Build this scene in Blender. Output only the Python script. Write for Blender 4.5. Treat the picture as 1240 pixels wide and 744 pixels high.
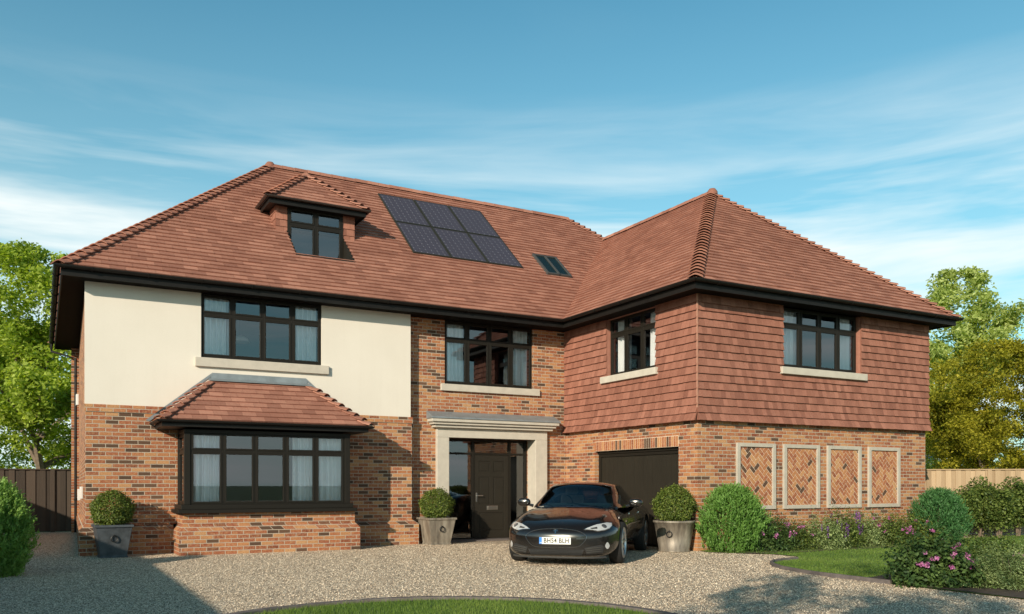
import bpy, bmesh, math, random
import numpy as np
from mathutils import Vector, Matrix
from mathutils.bvhtree import BVHTree
random.seed(4)
R = math.radians
sc = bpy.context.scene
C = sc.collection
for o in list(bpy.data.objects):
    bpy.data.objects.remove(o)

# ------------------------------------------------------------ camera
TH = .504
CAM = Vector((-.711, -17.77, 1.312)); FP = 1031.9; HZ = 588.2
cd = bpy.data.cameras.new('camera'); cam = bpy.data.objects.new('camera', cd); C.objects.link(cam)
cam.location = CAM; cam.rotation_euler = (R(90), 0, -TH)
cd.sensor_width = 36; cd.lens = 36 * FP / 1240; cd.shift_y = (HZ - 372) / 1240
cd.clip_start = .1; cd.clip_end = 6000
sc.camera = cam
sc.render.resolution_x = 1024; sc.render.resolution_y = 614

# ------------------------------------------------------------ sky and sun
SUN = Vector((-1.36, -1.0, .60)).normalized()          # towards the sun
SEL = math.asin(SUN.z); SAZ = math.atan2(SUN.x, SUN.y)
w = bpy.data.worlds.new('World'); sc.world = w; w.use_nodes = True
nt = w.node_tree; nt.nodes.clear()


class NT:
    """short-hand for building node trees"""
    def __init__(s, tree): s.t = tree
    def n(s, kind, **kw):
        x = s.t.nodes.new(kind)
        for k, v in kw.items(): setattr(x, k, v)
        return x
    def put(s, sock, v):
        if v is None: return
        if isinstance(v, bpy.types.NodeSocket): s.t.links.new(v, sock)
        else:
            if isinstance(v, (tuple, list)) and len(v) == 3 and sock.type == 'RGBA': v = tuple(v) + (1,)
            sock.default_value = v
    def m(s, op, a, b=None, c=None, clamp=False):
        x = s.n('ShaderNodeMath', operation=op, use_clamp=clamp)
        for i, v in enumerate((a, b, c)): s.put(x.inputs[i], v)
        return x.outputs[0]
    def vm(s, op, a, b=None):
        x = s.n('ShaderNodeVectorMath', operation=op)
        s.put(x.inputs[0], a); s.put(x.inputs[1], b); return x.outputs[0]
    def mix(s, f, a, b, blend='MIX'):
        x = s.n('ShaderNodeMix', data_type='RGBA', blend_type=blend)
        s.put(x.inputs[0], f); s.put(x.inputs[6], a); s.put(x.inputs[7], b); return x.outputs[2]
    def noise(s, vec, scale, detail=3, rough=.55, dist=0):
        x = s.n('ShaderNodeTexNoise'); s.put(x.inputs['Vector'], vec)
        x.inputs['Scale'].default_value = scale; x.inputs['Detail'].default_value = detail
        x.inputs['Roughness'].default_value = rough; x.inputs['Distortion'].default_value = dist
        return x.outputs['Fac']
    def ramp(s, f, stops, interp='LINEAR'):
        x = s.n('ShaderNodeValToRGB'); s.put(x.inputs[0], f); cr = x.color_ramp; cr.interpolation = interp
        while len(cr.elements) < len(stops): cr.elements.new(.5)
        for e, (p, c) in zip(cr.elements, stops):
            e.position = p; e.color = tuple(c) + (1,) if len(c) == 3 else c
        return x.outputs[0]
    def rng(s, v, a, b, c=0., d=1.):
        x = s.n('ShaderNodeMapRange'); s.put(x.inputs[0], v)
        for i, q in enumerate((a, b, c, d)): x.inputs[i + 1].default_value = q
        return x.outputs[0]
    def xyz(s, v):
        x = s.n('ShaderNodeSeparateXYZ'); s.put(x.inputs[0], v); return x.outputs
    def comb(s, a, b, c=0.):
        x = s.n('ShaderNodeCombineXYZ'); s.put(x.inputs[0], a); s.put(x.inputs[1], b); s.put(x.inputs[2], c); return x.outputs[0]


q = NT(nt)
sky = q.n('ShaderNodeTexSky', sky_type='NISHITA', sun_disc=False)
sky.sun_elevation = SEL; sky.sun_rotation = SAZ; sky.air_density = 1.0; sky.dust_density = .6; sky.ozone_density = 2.0
gen = q.n('ShaderNodeTexCoord').outputs['Generated']
X_, Y_, Z_ = q.xyz(gen)
tint = q.mix(1.0, sky.outputs[0], (.64, 1.22, 1.10), 'MULTIPLY')
zen = q.rng(Z_, .50, .88, 1.0, .35)
# wispy cirrus drawn on a high flat layer, denser towards the horizon
zc = q.m('ADD', q.m('MAXIMUM', Z_, 0.0), .10)
ca, sa = math.cos(TH), math.sin(TH)
lx = q.m('SUBTRACT', q.m('MULTIPLY', X_, ca), q.m('MULTIPLY', Y_, sa))
ly = q.m('ADD', q.m('MULTIPLY', X_, sa), q.m('MULTIPLY', Y_, ca))
cv = q.comb(q.m('MULTIPLY', q.m('DIVIDE', lx, zc), .32), q.m('MULTIPLY', q.m('DIVIDE', ly, zc), 1.25), 3.7)
n1 = q.noise(cv, 1.3, 7, .56, .8)
n2 = q.noise(cv, .45, 3, .5, .3)
wisp = q.m('MULTIPLY', q.rng(n1, .44, .74), q.rng(n2, .42, .62))
low = q.rng(Z_, .05, .42, 1.0, .0)
band = q.m('MULTIPLY', q.rng(q.noise(q.comb(q.m('MULTIPLY', lx, 1.6), ly, q.m('MULTIPLY', Z_, 13.0)), 1.5, 5, .55, .35), .40, .66), q.rng(Z_, .24, .42, 1.0, .0))
cf = q.m('ADD', q.m('MULTIPLY', wisp, q.m('ADD', q.m('MULTIPLY', low, .16), .16)), q.m('MULTIPLY', band, 1.0), clamp=True)
haze = q.m('POWER', q.rng(Z_, .0, .52, 1.0, .0), 1.35)
skyc = q.mix(q.m('MULTIPLY', haze, .68), tint, (4.2, 6.2, 6.5))
cloud = q.mix(cf, skyc, (7.0, 7.5, 7.4))
bg = q.n('ShaderNodeBackground'); q.put(bg.inputs[0], q.mix(1.0, cloud, q.comb(zen, zen, zen), 'MULTIPLY')); bg.inputs[1].default_value = .125
q.put(q.n('ShaderNodeOutputWorld').inputs[0], bg.outputs[0])

sl = bpy.data.lights.new('sun', 'SUN'); so = bpy.data.objects.new('sun', sl); C.objects.link(so)
sl.energy = 5.0; sl.angle = R(.5); sl.color = (1, .86, .68)
so.rotation_euler = (-SUN).to_track_quat('-Z', 'Y').to_euler(); so.location = (-20, -20, 20)
sc.view_settings.view_transform = 'Standard'; sc.view_settings.look = 'None'
sc.view_settings.exposure = .18; sc.view_settings.gamma = 1
sc.view_settings.use_curve_mapping = False


# ------------------------------------------------------------ helpers
def at(px, depth, z=0.):
    lat = (px - 620) / FP * depth
    return Vector((CAM.x + depth * sa + lat * ca, CAM.y + depth * ca - lat * sa, z))


def tag(o, label=None, cat=None, group=None, kind=None):
    if label: o['label'] = label
    if cat: o['category'] = cat
    if group: o['group'] = group
    if kind: o['kind'] = kind
    return o


def empty(name, loc=(0, 0, 0), rz=0, parent=None, **kw):
    o = bpy.data.objects.new(name, None); C.objects.link(o); o.location = loc; o.rotation_euler.z = rz
    o.empty_display_size = .2
    if parent: o.parent = parent
    return tag(o, **kw)


def copy_tree(o, parent=None):
    c = o.copy(); C.objects.link(c)
    if parent: c.parent = parent
    for ch in list(o.children): copy_tree(ch, c)
    return c


class MB:
    def __init__(s): s.v = []; s.f = []; s.r = []; s.mi = []; s.uv = {}
    def face(s, pts, r=0., mi=0):
        b = len(s.v); s.v += [tuple(p) for p in pts]; s.f.append(tuple(range(b, b + len(pts)))); s.r.append(r); s.mi.append(mi)
    def raw(s, vs, fs, r=0., mi=0):
        b = len(s.v); s.v += [tuple(p) for p in vs]
        for f in fs: s.f.append(tuple(i + b for i in f)); s.r.append(r); s.mi.append(mi)
    def box(s, x0, x1, y0, y1, z0, z1, r=0., mi=0, M=None):
        x0, x1 = sorted((x0, x1)); y0, y1 = sorted((y0, y1)); z0, z1 = sorted((z0, z1))
        vs = [Vector(p) for p in ((x0, y0, z0), (x1, y0, z0), (x1, y1, z0), (x0, y1, z0), (x0, y0, z1), (x1, y0, z1), (x1, y1, z1), (x0, y1, z1))]
        if M: vs = [M @ v for v in vs]
        s.raw(vs, [(0, 3, 2, 1), (4, 5, 6, 7), (0, 1, 5, 4), (1, 2, 6, 5), (2, 3, 7, 6), (3, 0, 4, 7)], r, mi)
    def tube(s, pts, rads, n=8, cap=True, r=0., mi=0):
        pts = [Vector(p) for p in pts]
        if not hasattr(rads, '__len__'): rads = [rads] * len(pts)
        rings = []; up = None
        for i, p in enumerate(pts):
            d = (pts[min(i + 1, len(pts) - 1)] - pts[max(i - 1, 0)]).normalized()
            if up is None: up = Vector((0, 0, 1)) if abs(d.z) < .9 else Vector((1, 0, 0))
            a = d.cross(up).normalized(); b2 = a.cross(d).normalized(); up = b2
            rings.append([p + (a * math.cos(2 * math.pi * k / n) + b2 * math.sin(2 * math.pi * k / n)) * rads[i] for k in range(n)])
        vs = [v for rg in rings for v in rg]; fs = []
        for i in range(len(pts) - 1):
            for k in range(n):
                fs.append((i * n + k, i * n + (k + 1) % n, (i + 1) * n + (k + 1) % n, (i + 1) * n + k))
        if cap: fs += [tuple(range(n))[::-1], tuple((len(pts) - 1) * n + k for k in range(n))]
        s.raw(vs, fs, r, mi)
    def lathe(s, prof, n=32, M=None, r=0., mi=0):
        vs = [Vector((ra * math.cos(2 * math.pi * k / n), ra * math.sin(2 * math.pi * k / n), z)) for ra, z in prof for k in range(n)]
        if M: vs = [M @ v for v in vs]
        fs = [(i * n + k, i * n + (k + 1) % n, (i + 1) * n + (k + 1) % n, (i + 1) * n + k) for i in range(len(prof) - 1) for k in range(n)]
        s.raw(vs, fs, r, mi)
    def extrude(s, poly, d, r=0., mi=0):
        """poly: 3D points, extruded by vector d"""
        n = len(poly); d = Vector(d); vs = [Vector(p) for p in poly]; vs += [p + d for p in vs]
        s.raw(vs, [tuple(range(n))[::-1], tuple(range(n, 2 * n))] + [(i, (i + 1) % n, n + (i + 1) % n, n + i) for i in range(n)], r, mi)
    def build(s, name, mats, parent=None, smooth=False, bevel=0., recalc=True, **kw):
        me = bpy.data.meshes.new(name); me.from_pydata(s.v, [], s.f)
        if not isinstance(mats, (list, tuple)): mats = [mats]
        for m_ in mats: me.materials.append(m_)
        if any(s.mi): me.polygons.foreach_set('material_index', s.mi)
        if any(s.r):
            a = me.attributes.new('rnd', 'FLOAT', 'FACE'); a.data.foreach_set('value', s.r)
        if recalc and len(s.f) < 4000:
            bm = bmesh.new(); bm.from_mesh(me); bmesh.ops.recalc_face_normals(bm, faces=bm.faces); bm.to_mesh(me); bm.free()
        if smooth:
            me.polygons.foreach_set('use_smooth', [True] * len(me.polygons))
        me.update()
        o = bpy.data.objects.new(name, me); C.objects.link(o)
        if parent: o.parent = parent
        if bevel:
            b = o.modifiers.new('bevel', 'BEVEL'); b.width = bevel; b.segments = 2; b.limit_method = 'ANGLE'; b.angle_limit = R(40)
            b.harden_normals = False
        return tag(o, **kw)


# ------------------------------------------------------------ materials
def newmat(name):
    m_ = bpy.data.materials.new(name); m_.use_nodes = True
    t = m_.node_tree; t.nodes.clear(); Q = NT(t)
    p = Q.n('ShaderNodeBsdfPrincipled'); o = Q.n('ShaderNodeOutputMaterial'); t.links.new(p.outputs[0], o.inputs[0])
    return m_, Q, p, o


def bump(Q, p, h, strength=.3, dist=.01):
    b = Q.n('ShaderNodeBump'); b.inputs['Strength'].default_value = strength; b.inputs['Distance'].default_value = dist
    Q.put(b.inputs['Height'], h); Q.put(p.inputs['Normal'], b.outputs[0])


def plain(name, col, rough=.6, metal=0., noise=0., nscale=8., bumpk=0., coat=0., spec=.5):
    m_, Q, p, o = newmat(name)
    c = col
    if noise or bumpk:
        tc = Q.n('ShaderNodeTexCoord').outputs['Object']
        nz = Q.noise(tc, nscale, 5, .6)
        if noise:
            c = Q.mix(Q.rng(nz, .3, .7), tuple(x * (1 - noise) for x in col), tuple(min(1, x * (1 + noise)) for x in col))
        if bumpk: bump(Q, p, Q.noise(tc, nscale * 8, 4, .6), bumpk, .004)
    Q.put(p.inputs['Base Color'], c); p.inputs['Roughness'].default_value = rough; p.inputs['Metallic'].default_value = metal
    p.inputs['Coat Weight'].default_value = coat; p.inputs['Coat Roughness'].default_value = .03
    p.inputs['Specular IOR Level'].default_value = spec
    return m_


BR = [(0., (.085, .052, .036)), (.125, (.135, .078, .050)), (.15, (.22, .072, .043)), (.38, (.31, .104, .058)), (.62, (.39, .145, .072)), (.84, (.46, .215, .098)), (1., (.52, .30, .15))]


def brick_surface(Q, rnd, tc):
    base = Q.ramp(rnd, BR)
    n1 = Q.noise(tc, 22, 5, .65); n2 = Q.noise(tc, 70, 3, .6); n3 = Q.noise(tc, 1.1, 3)
    c = Q.mix(Q.rng(n1, .44, .64, 0, .60), base, (.50, .29, .145))
    c = Q.mix(Q.rng(n2, .47, .66, 0, .7), c, Q.mix(1., c, (.48, .36, .32), 'MULTIPLY'))
    dark = Q.rng(rnd, .125, .145)                       # burnt headers stay dark
    c = Q.mix(dark, base, c)
    c = Q.mix(Q.rng(n3, .35, .7, 0, .35), c, Q.mix(1., c, (.78, .68, .62), 'MULTIPLY'))
    return c, n1, n2


def mat_brick():
    m_, Q, p, o = newmat('brick')
    tc = Q.n('ShaderNodeTexCoord').outputs['Object']
    x, y, z = Q.xyz(tc)
    wob = Q.m('MULTIPLY', Q.m('SUBTRACT', Q.noise(tc, 30, 2), .5), .006)
    r_ = Q.m('DIVIDE', Q.m('ADD', z, wob), .075); row = Q.m('FLOOR', r_)
    c_ = Q.m('ADD', Q.m('DIVIDE', Q.m('ADD', Q.m('ADD', x, y), wob), .225), Q.m('MULTIPLY', Q.m('FLOORED_MODULO', row, 2.), .5))
    col = Q.m('FLOOR', c_); fu = Q.m('FRACT', c_); fv = Q.m('FRACT', r_)
    du = Q.m('MULTIPLY', Q.m('MINIMUM', fu, Q.m('SUBTRACT', 1., fu)), .225)
    dv = Q.m('MULTIPLY', Q.m('MINIMUM', fv, Q.m('SUBTRACT', 1., fv)), .075)
    d = Q.m('MINIMUM', du, dv)
    msk = Q.rng(d, .0050, .0072)
    wn = Q.n('ShaderNodeTexWhiteNoise', noise_dimensions='2D'); Q.put(wn.inputs['Vector'], Q.comb(col, row))
    c, n1, n2 = brick_surface(Q, wn.outputs['Value'], tc)
    mc = Q.mix(Q.noise(tc, 40, 3), (.36, .30, .24), (.52, .45, .36))
    Q.put(p.inputs['Base Color'], Q.mix(msk, mc, c)); p.inputs['Roughness'].default_value = .88
    p.inputs['Specular IOR Level'].default_value = .2
    h = Q.m('ADD', Q.m('MULTIPLY', msk, 1.), Q.m('ADD', Q.m('MULTIPLY', n1, .5), Q.m('MULTIPLY', Q.m('ADD', n2, wn.outputs['Value']), .25)))
    bump(Q, p, h, .75, .007)
    return m_


def mat_loose_brick():
    m_, Q, p, o = newmat('laid_brick')
    tc = Q.n('ShaderNodeTexCoord').outputs['Object']
    a = Q.n('ShaderNodeAttribute', attribute_name='rnd').outputs['Fac']
    c, n1, n2 = brick_surface(Q, a, tc)
    Q.put(p.inputs['Base Color'], c); p.inputs['Roughness'].default_value = .88; p.inputs['Specular IOR Level'].default_value = .2
    bump(Q, p, Q.m('ADD', n1, n2), .5, .005)
    return m_


def mat_tile(name, a_, b_, c_):
    m_, Q, p, o = newmat(name)
    tc = Q.n('ShaderNodeTexCoord').outputs['Object']
    a = Q.n('ShaderNodeAttribute', attribute_name='rnd').outputs['Fac']
    c = Q.ramp(a, [(0., a_), (.30, b_), (.8, c_), (1., tuple(x * 1.12 for x in c_))])
    n1 = Q.noise(tc, .9, 4, .6); n2 = Q.noise(tc, 26, 4, .7); n3 = Q.noise(tc, 90, 3, .6)
    tx, ty, tz = Q.xyz(tc); st = Q.noise(Q.comb(Q.m('MULTIPLY', Q.m('ADD', tx, ty), 40.), 0., Q.m('MULTIPLY', tz, 3.)), 1., 3, .6)
    c = Q.mix(Q.rng(st, .5, .72, 0, .45), c, Q.mix(1., c, (.66, .58, .58), 'MULTIPLY'))
    c = Q.mix(Q.rng(n1, .38, .68, 0, .5), c, Q.mix(1., c, (.72, .64, .62), 'MULTIPLY'))
    c = Q.mix(Q.rng(n2, .45, .75, 0, .55), c, Q.mix(1., c, (.66, .60, .62), 'MULTIPLY'))
    c = Q.mix(Q.rng(n3, .58, .74, 0, .28), c, (.52, .33, .24))
    Q.put(p.inputs['Base Color'], c); p.inputs['Roughness'].default_value = .82; p.inputs['Specular IOR Level'].default_value = .25
    bump(Q, p, Q.m('ADD', n2, Q.m('MULTIPLY', n3, .7)), .35, .006)
    return m_


def mat_leaf(name, a_, b_, c_, trans=.30):
    m_, Q, p, o = newmat(name)
    a = Q.n('ShaderNodeAttribute', attribute_name='rnd').outputs['Fac']
    c = Q.ramp(a, [(0., a_), (.5, b_), (1., c_)])
    Q.put(p.inputs['Base Color'], c); p.inputs['Roughness'].default_value = .55; p.inputs['Specular IOR Level'].default_value = .35
    t = Q.n('ShaderNodeBsdfTranslucent'); Q.put(t.inputs[0], Q.mix(1., c, (1.5, 1.5, .6), 'MULTIPLY'))
    mx = Q.n('ShaderNodeMixShader'); mx.inputs[0].default_value = trans
    Q.put(mx.inputs[1], p.outputs[0]); Q.put(mx.inputs[2], t.outputs[0]); Q.put(o.inputs[0], mx.outputs[0])
    return m_


def mat_glass(name, refl, tintc):
    m_, Q, p, o = newmat(name)
    lw = Q.n('ShaderNodeFresnel'); lw.inputs[0].default_value = 1.5
    g = Q.n('ShaderNodeBsdfGlossy'); g.inputs['Roughness'].default_value = 0.; g.inputs[0].default_value = (.93, .96, 1, 1)
    t = Q.n('ShaderNodeBsdfTransparent'); t.inputs[0].default_value = tuple(tintc) + (1,)
    mx = Q.n('ShaderNodeMixShader')
    Q.put(mx.inputs[0], Q.m('ADD', lw.outputs[0], refl, clamp=True)); Q.put(mx.inputs[1], t.outputs[0]); Q.put(mx.inputs[2], g.outputs[0])
    Q.put(o.inputs[0], mx.outputs[0])
    return m_


GRV = [(0., (.06, .045, .032)), (.24, (.25, .19, .135)), (.52, (.52, .415, .30)), (.80, (.74, .61, .46)), (1., (.92, .82, .66))]


def mat_pebble():
    m_, Q, p, o = newmat('pebble'); a = Q.n('ShaderNodeAttribute', attribute_name='rnd').outputs['Fac']
    Q.put(p.inputs['Base Color'], Q.ramp(a, GRV)); p.inputs['Roughness'].default_value = .7; return m_


def mat_gravel():
    m_, Q, p, o = newmat('gravel')
    tc = Q.n('ShaderNodeTexCoord').outputs['Object']
    def vor(scale):
        v = Q.n('ShaderNodeTexVoronoi'); Q.put(v.inputs['Vector'], tc); v.inputs['Scale'].default_value = scale; return v
    v = vor(62.); v3 = vor(38.)
    pick = Q.rng(Q.noise(tc, 21, 2), .49, .51)
    w_ = Q.m('ADD', Q.m('MULTIPLY', Q.xyz(v.outputs['Color'])[0], Q.m('SUBTRACT', 1., pick)), Q.m('MULTIPLY', Q.xyz(v3.outputs['Color'])[1], pick))
    c = Q.ramp(w_, GRV)
    big = Q.noise(tc, .6, 4, .6); mid = Q.noise(tc, 5, 4, .6)
    c = Q.mix(Q.rng(big, .4, .66, 0, .30), c, Q.mix(1., c, (.78, .75, .72), 'MULTIPLY'))
    c = Q.mix(Q.rng(mid, .45, .7, 0, .28), c, Q.mix(1., c, (.62, .58, .54), 'MULTIPLY'))
    Q.put(p.inputs['Base Color'], c); p.inputs['Roughness'].default_value = .8
    v2 = vor(24.)
    h = Q.m('ADD', Q.m('SUBTRACT', 1., v.outputs['Distance']), Q.m('MULTIPLY', v2.outputs['Distance'], -.6))
    bump(Q, p, h, .8, .009)
    return m_


def mat_grass(name, a_, b_):
    m_, Q, p, o = newmat(name)
    tc = Q.n('ShaderNodeTexCoord').outputs['Object']
    c = Q.mix(Q.rng(Q.noise(tc, 1.1, 4), .35, .65), a_, b_)
    c = Q.mix(Q.rng(Q.noise(tc, 60, 3), .4, .7, 0, .6), c, Q.mix(1., c, (.5, .55, .4), 'MULTIPLY'))
    Q.put(p.inputs['Base Color'], c); p.inputs['Roughness'].default_value = .9
    bump(Q, p, Q.noise(tc, 90, 3), .8, .02)
    return m_


def mat_wood(name, a_, b_, pitch=.12, axis='h'):
    m_, Q, p, o = newmat(name)
    tc = Q.n('ShaderNodeTexCoord').outputs['Object']; x, y, z = Q.xyz(tc)
    a = Q.n('ShaderNodeAttribute', attribute_name='rnd').outputs['Fac']
    g = Q.noise(Q.comb(Q.m('MULTIPLY', x, 30.), Q.m('MULTIPLY', y, 30.), Q.m('MULTIPLY', z, 2.)), 1., 4, .6)
    c = Q.mix(Q.rng(Q.m('ADD', Q.m('MULTIPLY', a, .55), Q.m('MULTIPLY', g, .5)), .2, .85), a_, b_)
    Q.put(p.inputs['Base Color'], c); p.inputs['Roughness'].default_value = .85
    bump(Q, p, g, .3, .004)
    return m_


def mat_render():
    m_, Q, p, o = newmat('cream_render')
    tc = Q.n('ShaderNodeTexCoord').outputs['Object']
    c = Q.mix(Q.rng(Q.noise(tc, .7, 3), .35, .7), (.66, .615, .545), (.705, .66, .59))
    rx, ry, rz = Q.xyz(tc)
    c = Q.mix(Q.rng(Q.noise(tc, 60, 4), .45, .75, 0, .12), c, (.5, .45, .37))
    c = Q.mix(Q.rng(Q.noise(Q.comb(Q.m('MULTIPLY', rx, 7.), 0., Q.m('MULTIPLY', rz, .55)), 1., 4, .6), .50, .80, 0, .09), c, (.50, .46, .39))
    Q.put(p.inputs['Base Color'], c); p.inputs['Roughness'].default_value = .92; p.inputs['Specular IOR Level'].default_value = .15
    bump(Q, p, Q.noise(tc, 140, 4, .7), .25, .003)
    return m_


def mat_solar():
    m_, Q, p, o = newmat('solar_cells')
    uv = Q.n('ShaderNodeTexCoord').outputs['Object']; x, y, z = Q.xyz(uv)
    def lines(v, pitch, wd):
        f = Q.m('FRACT', Q.m('DIVIDE', v, pitch)); return Q.rng(Q.m('MULTIPLY', Q.m('ABSOLUTE', Q.m('SUBTRACT', f, .5)), pitch), wd, wd * 1.8, 1., 0.)
    cell = Q.m('MAXIMUM', lines(x, .156, .0022), lines(y, .156, .0022))
    bus = lines(Q.m('ADD', x, .078), .052, .0009)
    fx = Q.m('ABSOLUTE', Q.m('SUBTRACT', Q.m('FRACT', Q.m('DIVIDE', x, .156)), .5)); fy = Q.m('ABSOLUTE', Q.m('SUBTRACT', Q.m('FRACT', Q.m('DIVIDE', y, .156)), .5))
    dia = Q.rng(Q.m('ADD', fx, fy), .07, .10, 1., 0.)     # pale diamond where cell corners meet
    c = Q.mix(Q.m('MULTIPLY', bus, .35), (.052, .048, .066), (.22, .21, .25))
    c = Q.mix(Q.m('MULTIPLY', cell, .4), c, (.17, .16, .21))
    c = Q.mix(Q.m('MULTIPLY', dia, .55), c, (.6, .6, .65))
    Q.put(p.inputs['Base Color'], c); p.inputs['Roughness'].default_value = .3
    p.inputs['Specular IOR Level'].default_value = .3
    return m_


M = dict(
    brick=mat_brick(), lbrick=mat_loose_brick(), mortar=plain('mortar', (.66, .56, .44), .9, noise=.12, nscale=40),
    roof=mat_tile('roof_tile', (.28, .126, .090), (.345, .160, .114), (.41, .20, .143)),
    hung=mat_tile('hung_tile', (.235, .100, .070), (.285, .124, .086), (.335, .150, .106)),
    render=mat_render(), stone=plain('cast_stone', (.49, .45, .385), .85, noise=.08, nscale=6, bumpk=.2),
    black=plain('black_trim', (.010, .009, .008), .5, noise=.2, nscale=5, spec=.22), frame=plain('window_frame', (.014, .012, .009), .5, spec=.22),
    soffit=plain('soffit_board', (.006, .005, .004), .8, spec=.1), lead=plain('lead_sheet', (.24, .27, .29), .5, .3, noise=.15, nscale=5, bumpk=.2),
    under=plain('roof_underlay', (.05, .024, .018), .95), steel=plain('brushed_steel', (.75, .72, .66), .28, 1.),
    glass=mat_glass('window_glass', .09, (.93, .95, .97)), door=plain('door_paint', (.022, .019, .014), .5, noise=.08, nscale=3, spec=.25),
    curtain=plain('curtain_cloth', (.90, .90, .88), .9), inner=plain('inner_reflected_sky', (.085, .12, .20), .9), innerdark=plain('hall_plaster', (.035, .035, .035), .9), floorin=plain('inner_floor', (.12, .09, .07), .6),  # inner: blue of sky reflected in the panes, put into the wall colour
    gravel=mat_gravel(), grass=mat_grass('lawn_grass', (.07, .14, .018), (.11, .20, .028)), field=mat_grass('field_grass', (.05, .09, .02), (.08, .12, .03)),
    blade=mat_leaf('grass_blade', (.065, .125, .015), (.125, .21, .030), (.21, .285, .06), .3),
    fence=mat_wood('dark_fence', (.035, .026, .019), (.085, .062, .045)), fence2=mat_wood('light_fence', (.24, .165, .095), (.46, .34, .215)),
    solar=mat_solar(), solarframe=plain('solar_frame', (.045, .047, .04), .5, .4), kerb=plain('edging_stone', (.13, .11, .105), .75, noise=.3, nscale=9, bumpk=.4),
    bark=plain('bark', (.17, .13, .095), .95, noise=.4, nscale=12, bumpk=.6), soil=plain('soil', (.06, .042, .03), .95, noise=.4, nscale=15, bumpk=.8),
    panel_stone=plain('panel_stone', (.43, .39, .33), .85, noise=.1, nscale=6, bumpk=.2),
    white=plain('white_plastic', (.7, .7, .68), .5),
)

# ------------------------------------------------------------ geometry helpers for the house
def clip2(poly, ax, val, keep_less):
    out = []
    for i in range(len(poly)):
        a, b = poly[i], poly[(i + 1) % len(poly)]
        ia = (a[ax] <= val) if keep_less else (a[ax] >= val); ib = (b[ax] <= val) if keep_less else (b[ax] >= val)
        if ia: out.append(a)
        if ia != ib:
            t = (val - a[ax]) / (b[ax] - a[ax]); out.append(tuple(a[k] + t * (b[k] - a[k]) for k in range(2)))
    return out


def tiles(mb, O, U, S, poly, gauge, width, lift=.020, gap=.0035, flare=None, seed=0, under=None, v0=0.):
    """lay overlapping tiles over poly, given in (u, s) metres in the plane O + u*U + s*S"""
    rg = random.Random(seed); O = Vector(O); U = Vector(U).normalized(); S = Vector(S).normalized(); N = U.cross(S).normalized()
    smin = min(p[1] for p in poly); smax = max(p[1] for p in poly)
    i0 = int(math.floor((smin - v0) / gauge)); i1 = int(math.ceil((smax - v0) / gauge))
    fl = flare or (lambda s: 0.)
    for i in range(i0, i1):
        a = v0 + i * gauge; b = a + gauge
        band = clip2(clip2(poly, 1, a, False), 1, b, True)
        if len(band) < 3: continue
        u0 = min(p[0] for p in band); u1 = max(p[0] for p in band)
        off = width * .5 * (i % 2); j0 = int(math.floor((u0 - off) / width)); j1 = int(math.ceil((u1 - off) / width))
        for j in range(j0, j1):
            ca_, cb_ = off + j * width, off + (j + 1) * width
            cell = clip2(clip2(band, 0, ca_ + gap / 2, False), 0, cb_ - gap / 2, True)
            if len(cell) < 3: continue
            k = rg.random(); dl = rg.uniform(-.0025, .0035); tl = rg.uniform(-.002, .002)
            def P(p, low=False):
                t = (p[1] - a) / gauge
                h = (lift * (1 - t) + .004 + dl + tl * ((p[0] - ca_) / width - .5) * 2) if not low else -.002
                return O + U * p[0] + S * (p[1] - (0.004 * dl / .0035 if t < .01 else 0)) + N * (h + fl(p[1]))
            mb.face([P(p) for p in cell], .02 + .98 * k)
            n = len(cell)
            for e in range(n):
                p, r_ = cell[e], cell[(e + 1) % n]
                if abs(p[1] - a) < 1e-6 and abs(r_[1] - a) < 1e-6 and abs(p[0] - r_[0]) > 1e-4:
                    mb.face([P(r_), P(p), P(p, 1), P(r_, 1)], .02 + .3 * k)
                elif abs(p[0] - r_[0]) < 1e-6 and abs(p[1] - r_[1]) > 1e-4:
                    mb.face([P(r_), P(p), P(p, 1), P(r_, 1)], .02 + .3 * k)
    if under is not None:
        under.face([O + U * p[0] + S * p[1] + N * -.003 for p in poly])


def holes(mb, O, U, u0, u1, z0, z1, openings, depth, inward):
    """flat wall in the U/z plane with rectangular openings and their reveals"""
    O = Vector(O); U = Vector(U); I = Vector(inward) * depth; Zv = Vector((0, 0, 1))
    us = sorted({u0, u1, *[v for h in openings for v in h[:2] if u0 < v < u1]}); zs = sorted({z0, z1, *[v for h in openings for v in h[2:] if z0 < v < z1]})
    P = lambda u, z: O + U * u + Zv * z
    for i in range(len(us) - 1):
        for j in range(len(zs) - 1):
            cu, cz = (us[i] + us[i + 1]) / 2, (zs[j] + zs[j + 1]) / 2
            if any(h[0] < cu < h[1] and h[2] < cz < h[3] for h in openings): continue
            mb.face([P(us[i], zs[j]), P(us[i + 1], zs[j]), P(us[i + 1], zs[j + 1]), P(us[i], zs[j + 1])], .5)
    for a, b, c, d in openings:
        for (p, q_) in (((a, c), (a, d)), ((b, c), (b, d)), ((a, c), (b, c)), ((a, d), (b, d))):
            A, B = P(*p), P(*q_)
            mb.face([A, B, B + I, A + I], .5)


FR = dict(U=Vector((1, 0, 0)), N=Vector((0, -1, 0)))     # wall that faces the drive
SD = dict(U=Vector((0, -1, 0)), N=Vector((-1, 0, 0)))    # wall that faces left


def frame_mat(base, wall):
    U, N = wall['U'], wall['N']
    m4 = Matrix(((U.x, -N.x, 0, base[0]), (U.y, -N.y, 0, base[1]), (U.z, -N.z, 1, base[2]), (0, 0, 0, 1)))
    return m4      # local x along the wall, local y into the wall, z up


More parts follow.
